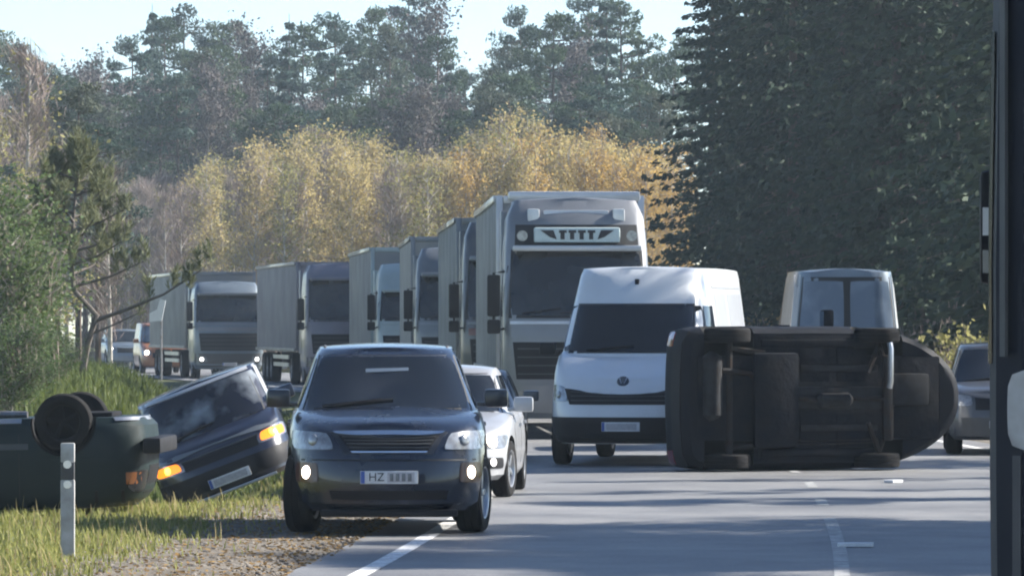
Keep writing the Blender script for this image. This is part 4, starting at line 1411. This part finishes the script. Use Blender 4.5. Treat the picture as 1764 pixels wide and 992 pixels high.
m = MB(); m.tube([(.02, .95, .15), (.0, 1.3, .17), (.03, 1.9, .16), (-.06, 2.5, .165), (-.3, 2.75, .17), (-.34, 3.1, .18)], .032, 8); m.build('exhaust_pipe', 'dark_steel', over)
m = MB(); m.tube([(.02, 1.45, .16), (.02, 1.5, .16), (.03, 1.85, .16), (.03, 1.9, .16)], [.04, .09, .09, .04], 12); m.build('catalytic_converter', 'heatshield', over)
m = MB(); m.tube([(-.55, 3.2, .2), (-.5, 3.22, .2), (.2, 3.22, .2), (.25, 3.2, .2)], [.06, .12, .12, .06], 12); m.build('muffler', 'heatshield', over)
m = MB(); m.box((-.55, 2.15, .09), (.60, 2.72, .2), .05); m.build('fuel_tank', 'underbody', over)
m = MB(); m.tube([(-.70, 3.0, .22), (.70, 3.0, .22)], .045, 8)
for sg in (1, -1): m.tube([(sg * .55, 2.55, .21), (sg * .6, 3.0, .22)], .035, 6)
m.build('rear_axle', 'dark_steel', over)
for sg in (1, -1):
    m = MB(); m.box((sg * .66 - .05, 1.15, .185), (sg * .66 + .05, 2.6, .222), .02); m.build('floor_rail', 'underbody', over)
    m = MB(); m.box((sg * .36 - .04, 1.1, .190), (sg * .36 + .04, 2.1, .222), .015); m.build('floor_rail', 'heatshield', over)
for k, (a, b) in enumerate([(-.60, 1.25), (.20, 1.25), (-.60, 1.72), (.20, 1.72)]):
    m = MB(); m.box((a, b, .200), (a + .40, b + .38, .221), .012); m.build('floor_panel', 'underbody', over)
m = MB(); m.tube([(.5, 1.1, .2), (.52, 2.0, .2), (.48, 2.4, .2)], .01, 5); m.tube([(.54, 1.1, .2), (.56, 2.0, .2), (.52, 2.4, .2)], .01, 5); m.build('brake_pipe', 'dark_steel', over)
tag(over, 'black car lying on its side across the road, underside showing', 'car')
base = Matrix(((0, -1, 0), (0, 0, 1), (-1, 0, 0))).to_4x4()
over.rotation_mode = 'QUATERNION'
over.rotation_quaternion = (Matrix.Rotation(R(19), 4, 'Z') @ base).to_quaternion()
over.location = (6.02, 68.9, .95)
over.scale = (1.08, 1.10, 1.04)

# ------------------------------------------------------------------ white delivery van
C = dict(L=6.6, W=2.17, clear=.30, top=[(0, .98), (.18, 1.13), (.5, 1.30), (.95, 1.50), (1.3, 1.56), (6.2, 1.56), (6.6, 1.54)],
         n=7, nr=12, bow=.16, bowr=.02, crown=.03, rad=.35, tw=.23, axles=(1.02, 5.1), cabin=(1.05, .88, .78, 1.72, 6.56, 6.5, 1.44, 2.70), dome=.02, glass_low=.10, glass_top=.52, ws=.955, gn=9, gbow=.16, gcrown=.03, gbowr=.02,
         side_glass=[(1.45, 2.3, 1.7, 2.3)], seams=(1.25, 2.5, 4.0), handles=(2.2,), mirror_z=1.5, mirror_paint='plastic')
van, bd, cb_ = make_car('delivery_van', C, 'p_white')
patch(bd, 'front', [(-.72, .83), (.72, .83), (.80, 1.05), (-.80, 1.05)], .008, 'grille', 'plastic', van, 14, 4, .02)
for z in (.88, .94, 1.0):
    patch(bd, 'front', [(-.70, z), (.70, z), (.70, z + .012), (-.70, z + .012)], .016, 'grille_bar', 'grey_plastic', van, 12, 1, .012)
lamp_pair(bd, [(.74, .87), (.97, .87), (.99, 1.10), (.80, 1.08)], 'headlight', 'lamp_clear', van, core=(.88, .96, .05, 'lamp_clear'), off=.010)
patch(bd, 'front', [(-1.0, .33), (1.0, .33), (1.0, .66), (-1.0, .66)], .024, 'lower_bumper', 'plastic', van, 36, 6, .04)
patch(bd, 'front', [(-.55, .38), (.55, .38), (.58, .45), (-.58, .45)], .030, 'lower_intake', 'void', van, 10, 1, .01)
plate(van, -.032, .535, .52, .125)
th, v = bd.front(0, 1.19)
pc, nn = bd.P(th, v), bd.N(th, v)
bm = bmesh.new()
mt = Matrix.Translation(pc + nn * .006) @ nn.to_track_quat('Z', 'Y').to_matrix().to_4x4()
bmesh.ops.create_cone(bm, cap_ends=True, segments=24, radius1=.085, radius2=.08, depth=.02, matrix=mt)
em = finish(bm, 'emblem', 'p_darkgrey', van, 40, 0)
m = MB()
for pts in ([(-.05, .05), (-.02, -.05), (0, .0), (.02, -.05), (.05, .05)],):
    m.tube([mt @ Vector((a, b, .012)) for a, b in pts], .007, 5)
m.build('emblem_mark', 'alloy', em)
th, v = cb_.front(0, 2.50)
pc = cb_.P(th, v)
m = MB(); m.box((pc.x - .03, pc.y - .03, pc.z - .04), (pc.x + .03, pc.y + .03, pc.z + .04), .012); m.build('marker_lamp', 'plastic', van)
for where in ('left', 'right'):
    patch(bd, where, [(2.7, .62), (4.6, .62), (4.6, .74), (2.7, .74)], .012, 'rubbing_strip', 'grey_plastic', van, 8, 1, .016)
    patch(cb_, where, [(2.65, 1.72), (4.0, 1.72), (4.0, 2.35), (2.65, 2.35)], .004, 'panel_recess', 'p_silver', van, 4, 3, .008)
    patch(cb_, where, [(4.15, 1.72), (5.9, 1.72), (5.9, 2.35), (4.15, 2.35)], .004, 'panel_recess', 'p_silver', van, 4, 3, .008)
    patch(cb_, where, [(2.5, 2.42), (6.3, 2.42), (6.3, 2.45), (2.5, 2.45)], .008, 'roof_gutter', 'p_silver', van, 8, 1, .012)
tag(van, 'tall white delivery van with dark windscreen, partly behind the car on its side', 'van')
place(van, (1.47, 70.5, 0), R(-9.3))

# ------------------------------------------------------------------ white saloon behind the SUV
SED = dict(L=4.4, W=1.76, clear=.2, top=[(0, .62), (.2, .72), (.6, .80), (1.25, .90), (2, .93), (3.4, .95), (4.1, .94), (4.4, .86)],
           n=5, bow=.16, crown=.05, rad=.315, tw=.205, axles=(.88, 3.5), steer=R(-8), cabin=(.80, .58, 1.15, 2.0, 4.0, 3.3, .88, 1.42), dome=.05, glass_low=.05, glass_top=.08, ws=.9,
           side_glass=[(1.75, 2.35, 2.15, 2.35), (2.42, 3.15, 2.42, 3.05)], seams=(1.3, 2.38, 3.3), handles=(2.1, 3.0), mirror_z=.93)
wc, bd, cb_ = make_car('silver_saloon', SED, 'p_saloon')
lamp_pair(bd, [(.46, .55), (.80, .55), (.82, .70), (.50, .68)], 'headlight', 'lamp_clear', wc, core=(.66, .63, .075, 'lamp_on'))
lamp_pair(bd, [(.56, .33), (.78, .33), (.78, .45), (.58, .45)], 'fog_lamp', 'plastic', wc, core=(.68, .40, .045, 'lamp_dim'))
patch(bd, 'front', [(-.42, .52), (.42, .52), (.44, .66), (-.44, .66)], .006, 'grille', 'plastic', wc, 10, 3, .02)
patch(bd, 'front', [(-.5, .24), (.5, .24), (.5, .34), (-.5, .34)], .006, 'lower_intake', 'plastic', wc, 10, 2, .02)
plate(wc, -.01, .43)
tag(wc, 'silver saloon with lit headlights half hidden behind the navy SUV', 'car')
place(wc, (-.90, 57.2, 0), R(-3.2))

# grey car squeezed between the white saloon and the delivery van
C = dict(SED)
gc, bd, cb_ = make_car('grey_hatchback', C, 'p_darkgrey')
lamp_pair(bd, [(.46, .55), (.80, .55), (.82, .70), (.50, .68)], 'headlight', 'lamp_clear', gc)
patch(bd, 'front', [(-.42, .50), (.42, .50), (.44, .66), (-.44, .66)], .006, 'grille', 'plastic', gc, 10, 3, .02)
plate(gc, -.01, .40)
for where in ('right',):
    patch(cb_, where, [(1.30, .90), (1.36, .90), (2.10, 1.36), (2.04, 1.36)], .012, 'pillar_trim_or_glint', 'p_white', gc, 1, 5, .012)
    patch(cb_, where, [(1.36, .90), (1.75, .90), (1.75, .92), (1.38, .92)], .012, 'window_trim', 'p_white', gc, 3, 1, .012)
tag(gc, 'dark grey car in the gap between silver saloon and delivery van', 'car')
place(gc, (-.70, 72.5, 0), R(-1))
gc.scale = (1, 1, .89)

# ------------------------------------------------------------------ panel van seen from behind
C = dict(L=5.2, W=1.80, clear=.30, top=[(0, .95), (.18, 1.08), (.6, 1.25), (1.0, 1.40), (1.4, 1.46), (5.0, 1.5), (5.2, 1.5)],
         n=7, nr=14, bow=.16, bowr=.03, crown=.03, rad=.34, tw=.22, axles=(.95, 4.1), cabin=(.88, .74, .8, 1.8, 5.16, 4.98, 1.40, 2.74), dome=.02, glass_low=.1, glass_top=.55, ws=.92, gn=8, gcrown=.05, gbowr=.04,
         side_glass=[(1.4, 2.2, 1.7, 2.2)], seams=(1.2, 2.4), handles=(2.0,), mirror_z=1.45, mirror_paint='plastic')
pv, bd, cb_ = make_car('panel_van', C, 'p_slate')
for o in [o for o in pv.children if o.name.startswith('rear_window')]: bpy.data.objects.remove(o)
patch(cb_, 'rear', [(-.76, 1.72), (.76, 1.72), (.67, 2.64), (-.67, 2.64)], .004, 'window_seal', 'seal', pv, 10, 4, .012)
patch(cb_, 'rear', [(-.73, 1.76), (-.05, 1.76), (-.05, 2.58), (-.64, 2.58)], .012, 'rear_window', 'glass_pale', pv, 6, 4, .012, .03)
patch(cb_, 'rear', [(.05, 1.76), (.73, 1.76), (.64, 2.58), (.05, 2.58)], .012, 'rear_window', 'glass_pale', pv, 6, 4, .012, .03)
patch(cb_, 'rear', [(-.86, 1.45), (-.80, 1.45), (-.69, 2.68), (-.74, 2.68)], .012, 'corner_pillar', 'p_white', pv, 1, 6, .02)
patch(cb_, 'rear', [(.80, 1.45), (.86, 1.45), (.74, 2.68), (.69, 2.68)], .012, 'corner_pillar', 'p_white', pv, 1, 6, .02)
lamp_pair(bd, [(.80, .85), (.93, .85), (.93, 1.35), (.80, 1.35)], 'tail_light', 'lamp_red', pv, 'rear')
patch(bd, 'rear', [(-.9, .35), (.9, .35), (.9, .55), (-.9, .55)], .02, 'rear_bumper', 'plastic', pv, 8, 2, .03)
tag(pv, 'pale van with split rear window behind the car on its side', 'van')
place(pv, (5.05, 85.2, 0), math.pi + R(1))

# car beside the coach, mostly hidden
C = dict(L=4.4, W=1.82, clear=.22, top=[(0, .80), (.2, .90), (.6, .98), (1.1, 1.04), (1.8, 1.06), (3.6, 1.08), (4.2, 1.06), (4.4, 1.0)],
         n=6, bow=.12, crown=.05, rad=.36, tw=.25, axles=(.9, 3.5), cabin=(.85, .66, 1.0, 1.8, 4.35, 4.1, 1.0, 1.62), dome=.04, glass_low=.05, glass_top=.08, ws=.9,
         side_glass=[(1.5, 2.3, 2.0, 2.3), (2.4, 3.2, 2.4, 3.2)], seams=(1.3, 2.36), handles=(2.1, 3.0), mirror_z=1.06)
hc, bd, cb_ = make_car('grey_estate', C, 'p_darkgrey')
lamp_pair(bd, [(.50, .72), (.86, .72), (.86, .88), (.52, .88)], 'headlight', 'lamp_clear', hc)
patch(bd, 'front', [(-.46, .66), (.46, .66), (.46, .86), (-.46, .86)], .006, 'grille', 'plastic', hc, 10, 2, .02)
patch(bd, 'front', [(-.8, .3), (.8, .3), (.8, .55), (-.8, .55)], .012, 'bumper', 'grey_plastic', hc, 10, 2, .02)
plate(hc, -.02, .45)
tag(hc, 'grey car half hidden by the coach beyond the car on its side', 'car')
place(hc, (7.25, 76.5, 0), R(-4))

# ------------------------------------------------------------------ far cars behind the trucks
fc, bd, cb_ = make_car('far_suv', dict(C), 'p_slate')
lamp_pair(bd, [(.50, .72), (.86, .72), (.86, .88), (.52, .88)], 'headlight', 'lamp_clear', fc, core=(.68, .80, .06, 'lamp_dim'))
patch(bd, 'front', [(-.46, .62), (.46, .62), (.46, .86), (-.46, .86)], .006, 'grille', 'plastic', fc, 8, 2, .02)
tag(fc, 'far blue grey SUV beside the young pine, behind the trucks', 'car')
place(fc, (-16.6, 226.0, 0.1), R(10))
fv, bd, cb_ = make_car('far_van', dict(L=4.8, W=1.86, clear=.25, top=[(0, .85), (.2, .98), (.6, 1.1), (1.0, 1.2), (1.6, 1.24), (4.8, 1.24)], n=7, bow=.12, crown=.04, rad=.33, tw=.22, axles=(.95, 3.9),
                                  cabin=(.91, .78, .75, 1.4, 4.75, 4.6, 1.15, 1.98), dome=.03, glass_low=.08, glass_top=.12, ws=.92, side_glass=[(1.3, 2.2, 1.6, 2.2)], seams=(1.2, 2.3), mirror_z=1.2), 'p_rust', 'glass_pale')
lamp_pair(bd, [(.52, .72), (.86, .72), (.86, .92), (.54, .92)], 'headlight', 'lamp_clear', fv, core=(.70, .82, .10, 'lamp_on'))
patch(bd, 'front', [(-.48, .62), (.48, .62), (.48, .82), (-.48, .82)], .006, 'grille', 'plastic', fv, 8, 2, .02)
tag(fv, 'far rust brown van with a lit headlight next to the last truck', 'van')
place(fv, (-13.75, 207.0, 0.0), R(9))


# ------------------------------------------------------------------ trucks
def make_truck(label, loc, rz, cab_mat, tarp, trim='alloy', sign=False, dz=0.0, low_mat=None, trailer_len=13.3, visor='p_silver', glass='glass_cab', wide=0.0, ws_top=3.05, cdz=0.0):
    t = empty('truck')
    H = 3.86 + dz + cdz
    cab = Shell([(0, 1.14, .14, 2.2), (.05, 1.22, .03, 2.25), (.16, 1.25, 0, 2.25), (.38, 1.25, .0, 2.25), (.50, 1.245, .05, 2.25), (.66, 1.225, .20, 2.25), (.80, 1.20, .36, 2.25), (.92, 1.16, .56, 2.25), (1.0, 1.04, .85, 2.2)],
                .34, H, 10, .14, .02, .05)
    finish(cab.mesh(44, 9, 2), 'cab', cab_mat, t, 30)
    zt = ws_top
    patch(cab, 'front', [(-1.15, 2.02), (1.15, 2.02), (1.10, zt + .05), (-1.10, zt + .05)], .004, 'window_seal', 'seal', t, 14, 6, .015)
    patch(cab, 'front', [(-1.12, 2.06), (1.12, 2.06), (1.07, zt), (-1.07, zt)], .012, 'windscreen', glass, t, 14, 6, .015, .03)
    patch(cab, 'front', [(-1.12, 1.92), (1.12, 1.92), (1.12, 1.97), (-1.12, 1.97)], .02, 'cab_trim', trim, t, 12, 1, .03)
    patch(cab, 'front', [(-1.02, 1.0), (1.02, 1.0), (1.08, 1.62), (-1.08, 1.62)], .008, 'grille', 'plastic', t, 12, 4, .02)
    for k in range(4):
        patch(cab, 'front', [(-1.0, 1.08 + k * .14), (1.0, 1.08 + k * .14), (1.0, 1.10 + k * .14), (-1.0, 1.10 + k * .14)], .02, 'grille_bar', 'grey_plastic', t, 10, 1, .02)
    patch(cab, 'front', [(-1.1, 1.70), (1.1, 1.70), (1.1, 1.84), (-1.1, 1.84)], .012, 'front_panel', low_mat or visor, t, 12, 1, .02)
    patch(cab, 'front', [(-1.2, .44), (1.2, .44), (1.2, .90), (-1.2, .90)], .014, 'bumper', low_mat or 'grey_plastic', t, 14, 3, .03)
    lamp_pair(cab, [(.78, .60), (1.16, .60), (1.16, .80), (.82, .80)], 'headlight', 'lamp_clear', t, off=.022, core=(.98, .70, .07, 'lamp_dim') if dz < 0 else None)
    plate(t, -.03, .52)
    # visor above the windscreen, standing off the cab
    m = MB()
    th0, v0 = cab.front(0, zt + .10)
    yv = cab.P(th0, v0).y
    m.box((-1.08, yv - .20, zt + .02), (1.08, yv + .12, zt + .12), .03)
    m.build('sun_visor', visor, t)
    if sign:
        patch(cab, 'front', [(-1.04, zt + .08), (1.04, zt + .08), (1.02, zt + .47), (-1.02, zt + .47)], .006, 'sign_recess', 'seal', t, 12, 4, .015)
        sb = MB(); sb.box((-.72, yv - .12, zt + .17), (.72, yv + .2, zt + .42), .03); sbo = sb.build('roof_sign', 'sign_box', t)
        ys = yv - .121
        z0, z1 = zt + .22, zt + .375
        for sg in (1, -1):                         # winged end marks and four block letters
            g = MB()
            g.poly([(sg * .62, ys, z1), (sg * .40, ys, z1), (sg * .34, ys, z0), (sg * .46, ys, z0 + .04)][::sg], .008)
            g.build('sign_wing', 'ink', sbo)
        for k, xk in enumerate((-.24, -.08, .08, .24)):
            g = MB()
            g.box((xk - .065, ys - .008, z1 - .045), (xk + .065, ys, z1))
            g.box((xk - .04, ys - .0078, z0), (xk + .03, ys, z1 - .0452))
            g.build('sign_letter', 'ink', sbo)
        for sg in (1, -1):
            lp = MB(); lp.tube([(sg * .92, yv - .12, zt + .28), (sg * .92, yv + .05, zt + .28)], .09, 14); lp.build('roof_lamp', 'lamp_clear', t)
        rb = MB(); rb.box((-.55, yv + .30, zt + .53), (.55, yv + .6, zt + .72), .03); rb.build('roof_panel', 'p_silver', t)
        for sg in (1, -1):
            rb = MB(); rb.box((sg * .72 - .10, yv + .25, zt + .53), (sg * .72 + .10, yv + .6, zt + .74), .03); rb.build('roof_marker', 'p_white', t)
        rb = MB(); rb.box((-1.12, yv + .95, H + .0), (1.12, yv + 1.1, H + .16), .04); rb.build('roof_spoiler', 'p_silver', t)
    for where, sg in (('right', 1), ('left', -1)):
        patch(cab, where, [(.50, 2.05), (1.35, 2.05), (1.35, 2.85), (.72, 2.85)], .008, 'side_window', glass, t, 5, 4, .015)
        patch(cab, where, [(.42, .6), (.44, .6), (.44, 2.9), (.42, 2.9)], .004, 'door_seam', 'seal', t, 1, 6, .01)
        patch(cab, where, [(1.45, .6), (1.47, .6), (1.47, 2.9), (1.45, 2.9)], .004, 'door_seam', 'seal', t, 1, 6, .01)
        m = MB()
        m.box((sg * 1.40 - .11, .16, 2.05), (sg * 1.40 + .11, .30, 2.75), .04)
        m.box((sg * 1.40 - .11, .16, 1.76), (sg * 1.40 + .11, .30, 2.0), .04)
        m.tube([(sg * 1.22, .3, 2.8), (sg * 1.40, .24, 2.78), (sg * 1.40, .24, 1.80), (sg * 1.22, .3, 1.85)], .025, 6)
        mo = m.build('side_mirror', 'plastic', t)
        m = MB(); m.box((sg * 1.40 - .085, .302, 2.1), (sg * 1.40 + .085, .306, 2.7)); m.build('mirror_glass', 'glass_pale', mo)
        m = MB(); m.box((sg * 1.16 - .06, 2.26, 1.0), (sg * 1.16 + .06, 2.7, H - .15), .02); m.build('air_deflector', cab_mat, t)
        for yw in (1.35, 5.0):
            wheel(t, sg * 1.08, yw, .5, .5, .3, 0, sg, 8, 'steel')
    for xw in (-.62, 0, .62):
        pts = []
        for k in range(5):
            th, v = cab.front(xw - .3 + k * .16, 2.10 + .02 * k)
            pts.append(cab.P(th, v) + cab.N(th, v) * .03)
        m = MB(); m.tube(pts, .012, 5); m.build('wiper', 'plastic', t)
    # trailer
    y0, y1 = 2.95, 2.95 + trailer_len
    zt2 = 3.98 + max(dz, -.15)
    hw = 1.275 + wide
    m = MB(); m.box((-hw, y0, 1.12), (hw, y1, zt2), .03)
    tr = m.build('trailer', tarp, t)
    for sg in (1, -1):
        m = MB(); m.box((sg * hw - .05 * sg - .05, y0 - .012, 1.1), (sg * hw - .05 * sg + .062, y0 + .10, zt2 + .012), .01); m.build('corner_post', trim, tr)
        m = MB(); m.box((sg * hw - .05, y0 + .1, zt2 - .10), (sg * hw + .014, y1, zt2 + .012), .01); m.build('roof_rail', trim, tr)
        m = MB(); m.box((sg * hw - .05, y0 + .1, 1.06), (sg * hw + .014, y1, 1.16), .01); m.build('side_rail', 'steel', tr)
        m = MB(); m.box((sg * 1.18 - .02, y0 + 3.2, .55), (sg * 1.18 + .02, y1 - 4.6, .68)); m.box((sg * 1.18 - .02, y0 + 3.2, .80), (sg * 1.18 + .02, y1 - 4.6, .93)); m.build('side_guard', 'alloy', tr)
        for k in range(3):
            wheel(t, sg * 1.08, y1 - 2.0 - k * 1.31, .5, .5, .34, 0, sg, 8, 'steel')
    m = MB(); m.box((-1.15, y0 - .03, zt2 - .12), (1.15, y0 + .02, zt2 + .008), .01); m.build('front_rail', trim, tr)
    m = MB(); m.box((-.45, .5, .62), (.45, y1 - .3, .98), .03); m.box((-1.1, 2.6, .4), (1.1, 3.6, .95), .04); m.build('chassis', 'underbody', t)
    tag(t, label, 'truck', 'trucks queuing on the road')
    place(t, loc, rz)
    return t


make_truck('silver truck with a pale sign box above its windscreen, behind the white van', (1.10, 87.4, 0), R(1.9), 'p_cab', 'tarp_grey', 'p_silver', True, .15, 'p_cab', visor='p_silver', ws_top=3.12)
make_truck('second truck of the queue, dark cab with pale windscreen pillar, just behind silver truck', (.22, 107, 0), R(2.4), 'p_darkgrey', 'tarp_slate', 'p_grey', False, .17, 'p_maroon', visor='p_slate', ws_top=3.2)
make_truck('third truck of the queue, beige trailer edge and black mirror showing', (-1.1, 126, 0), R(2.4), 'p_grey', 'tarp_beige', 'p_cab', False, .1, visor='p_grey', cdz=-.2)
make_truck('pale green white truck in the middle of the queue, narrow dark windscreen', (-2.5, 145, 0), R(4.4), 'p_palegreen', 'tarp_grey', 'p_palegreen', False, .12, 'p_palegreen', visor='p_palegreen', ws_top=2.8, cdz=-.38)
make_truck('truck with mauve grey trailer and large dark windscreen behind SUV roof', (-5.25, 165, 0), R(8.2), 'p_mauve', 'tarp_mauve', 'p_mauve', False, -.05, visor='p_mauve', ws_top=3.3)
make_truck('last truck of the queue, grey trailer, nearest the rust brown van', (-10.05, 186, 0), R(9.5), 'p_slate', 'tarp_grey', 'p_cab', False, -.15, visor='p_cab', ws_top=2.95, cdz=-.28)

# ------------------------------------------------------------------ coach at the edge of the picture
co = empty('coach')
bus = Shell([(0, 1.2, .1, 11.9), (.04, 1.265, .02, 11.97), (.3, 1.275, 0, 12), (.55, 1.275, .05, 12), (.9, 1.26, .3, 11.9), (.97, 1.2, .45, 11.8), (1, 1.08, .6, 11.65)], .3, 3.65, 30, .1, .03, .05)
finish(bus.mesh(60, 9, 2), 'body', 'p_coach', co, 30)
patch(bus, 'rear', [(-1.0, 2.05), (1.0, 2.05), (.95, 3.2), (-.95, 3.2)], .008, 'rear_window', 'glass', co, 10, 4, .015)
for sg in (1, -1):
    q = [(sg * 1.19, 1.42), (sg * .93, 1.42), (sg * .93, 1.73), (sg * 1.19, 1.73)]
    if sg > 0: q = [q[1], q[0], q[3], q[2]]
    patch(bus, 'rear', q, .02, 'rear_reflector', 'post_white', co, 5, 5, .03, .12)
    q = [(sg * 1.17, .66), (sg * .93, .66), (sg * .93, .90), (sg * 1.17, .90)]
    if sg > 0: q = [q[1], q[0], q[3], q[2]]
    patch(bus, 'rear', q, .012, 'tail_light', 'lamp_red', co, 5, 5, .02, .1)
    x0, x1 = sorted((sg * 1.205, sg * 1.225))
    patch(bus, 'rear', [(x0, 1.78), (x1, 1.78), (x1, 3.3), (x0, 3.3)], .008, 'corner_trim', 'grey_plastic', co, 1, 8, .015)
    x0, x1 = sorted((sg * 1.18, sg * 1.15))
    patch(bus, 'rear', [(x0, .6), (x1, .6), (x1, 1.4), (x0, 1.4)], .006, 'corner_trim', 'grey_plastic', co, 1, 8, .015)
    for k in range(6):
        patch(bus, 'right' if sg > 0 else 'left', [(1.2 + k * 1.75, 1.75), (2.85 + k * 1.75, 1.75), (2.85 + k * 1.75, 3.05), (1.2 + k * 1.75, 3.05)], .008, 'side_window', 'glass', co, 3, 2, .012)
    for yw in (2.6, 8.8):
        wheel(co, sg * 1.12, yw, .5, .5, .3, 0, sg, 8, 'steel')
    m = MB()
    m.tube([(sg * 1.1, .3, 3.15), (sg * 1.27, .05, 3.05), (sg * 1.28, .0, 2.8)], .03, 8)
    m.box((sg * 1.31 - .10, -.06, 2.15), (sg * 1.31 + .10, .09, 2.85), .05)
    mo = m.build('side_mirror', 'plastic', co)
    m = MB(); m.box((sg * 1.31 - .08, .091, 2.45), (sg * 1.31 + .08, .095, 2.62)); m.build('mirror_glass', 'p_silver', mo)
    m = MB(); m.box((sg * 1.31 - .08, .0912, 2.22), (sg * 1.31 + .08, .0952, 2.36)); m.build('mirror_glass', 'glass_pale', mo)
patch(bus, 'rear', [(-1.2, .36), (1.2, .36), (1.2, .62), (-1.2, .62)], .02, 'rear_bumper', 'plastic', co, 12, 2, .03)
tag(co, 'dark blue coach rear corner filling the right edge of the picture', 'coach')
place(co, (4.27, 31.9, 0), math.pi - R(5.6))

# ------------------------------------------------------------------ marker post and sign
po = empty('marker_post', (-3.655, 43.0, ground_z(-3.655, 43.0)))
m = MB(); m.box((-.058, -.03, -.1), (.058, .03, .66), .012); m.build('post', 'post_white', po)
m = MB(); m.box((-.056, -.031, .661), (.056, .031, .80), .01); m.build('black_band', 'grey_plastic', po)
m = MB()
m.box((-.057, -.03, .801), (.057, .03, .96), .01); m.build('post_top', 'post_white', po)
for z in (.62, .785):
    m = MB(); m.tube([(0, -.041, z), (0, -.028, z)], .034, 14); m.build('reflector', 'reflector', po)
tag(po, 'white roadside marker post with black band standing in the grass', 'marker post')

sp = empty('road_sign', (-12.35, 184, ground_z(-12.35, 184)), (0, 0, R(-20)))
m = MB(); m.tube([(0, 0, 0), (0, 0, 2.1)], .04, 8); m.build('sign_pole', 'steel', sp)
m = MB(); m.poly([(-.42, -.05, 2.05), (.05, -.05, 2.1), (.2, -.05, 2.8), (-.02, -.05, 2.85), (-.12, -.05, 2.5), (-.42, -.05, 2.35)], .03); m.build('sign_plate', 'p_white', sp)
tag(sp, 'small white roadside sign on a pole left of the last truck', 'sign')

# scattered debris from the crash
random.seed(44)
for k, (x, y, s_, lab) in enumerate([(2.95, 44.9, .16, 'pale broken plate of trim lying on shaded asphalt beside the centre line'), (4.6, 63.2, .14, 'broken trim shard lying under the nose of the overturned black car')]):
    m = MB()
    m.poly([(-s_, -s_ * .5, 0), (s_ * .9, -s_ * .6, 0), (s_, s_ * .5, 0), (-s_ * .2, s_ * .7, 0), (-s_ * .9, s_ * .4, 0)], .03, (0, 0, 1))
    o = m.build('trim_fragment', 'white_plate')
    o.location = (x, y, .006)
    o.rotation_euler = (0, 0, k * 1.1)
    tag(o, lab, 'debris')

# ------------------------------------------------------------------ air
hz_m, nt, out = new_mat('haze_air')
vol = nt.nodes.new('ShaderNodeVolumePrincipled')
vol.inputs['Color'].default_value = (0.72, 0.87, 1.0, 1)
vol.inputs['Density'].default_value = 0.00031
vol.inputs['Anisotropy'].default_value = 0.2
nt.links.new(vol.outputs[0], out.inputs['Volume'])
m = MB(); m.box((-720, -80, -2.2), (720, 720, 32))
hz = m.build('haze', hz_m)
tag(hz, 'thin pale air haze over the whole road and wood', 'haze', kind='stuff')
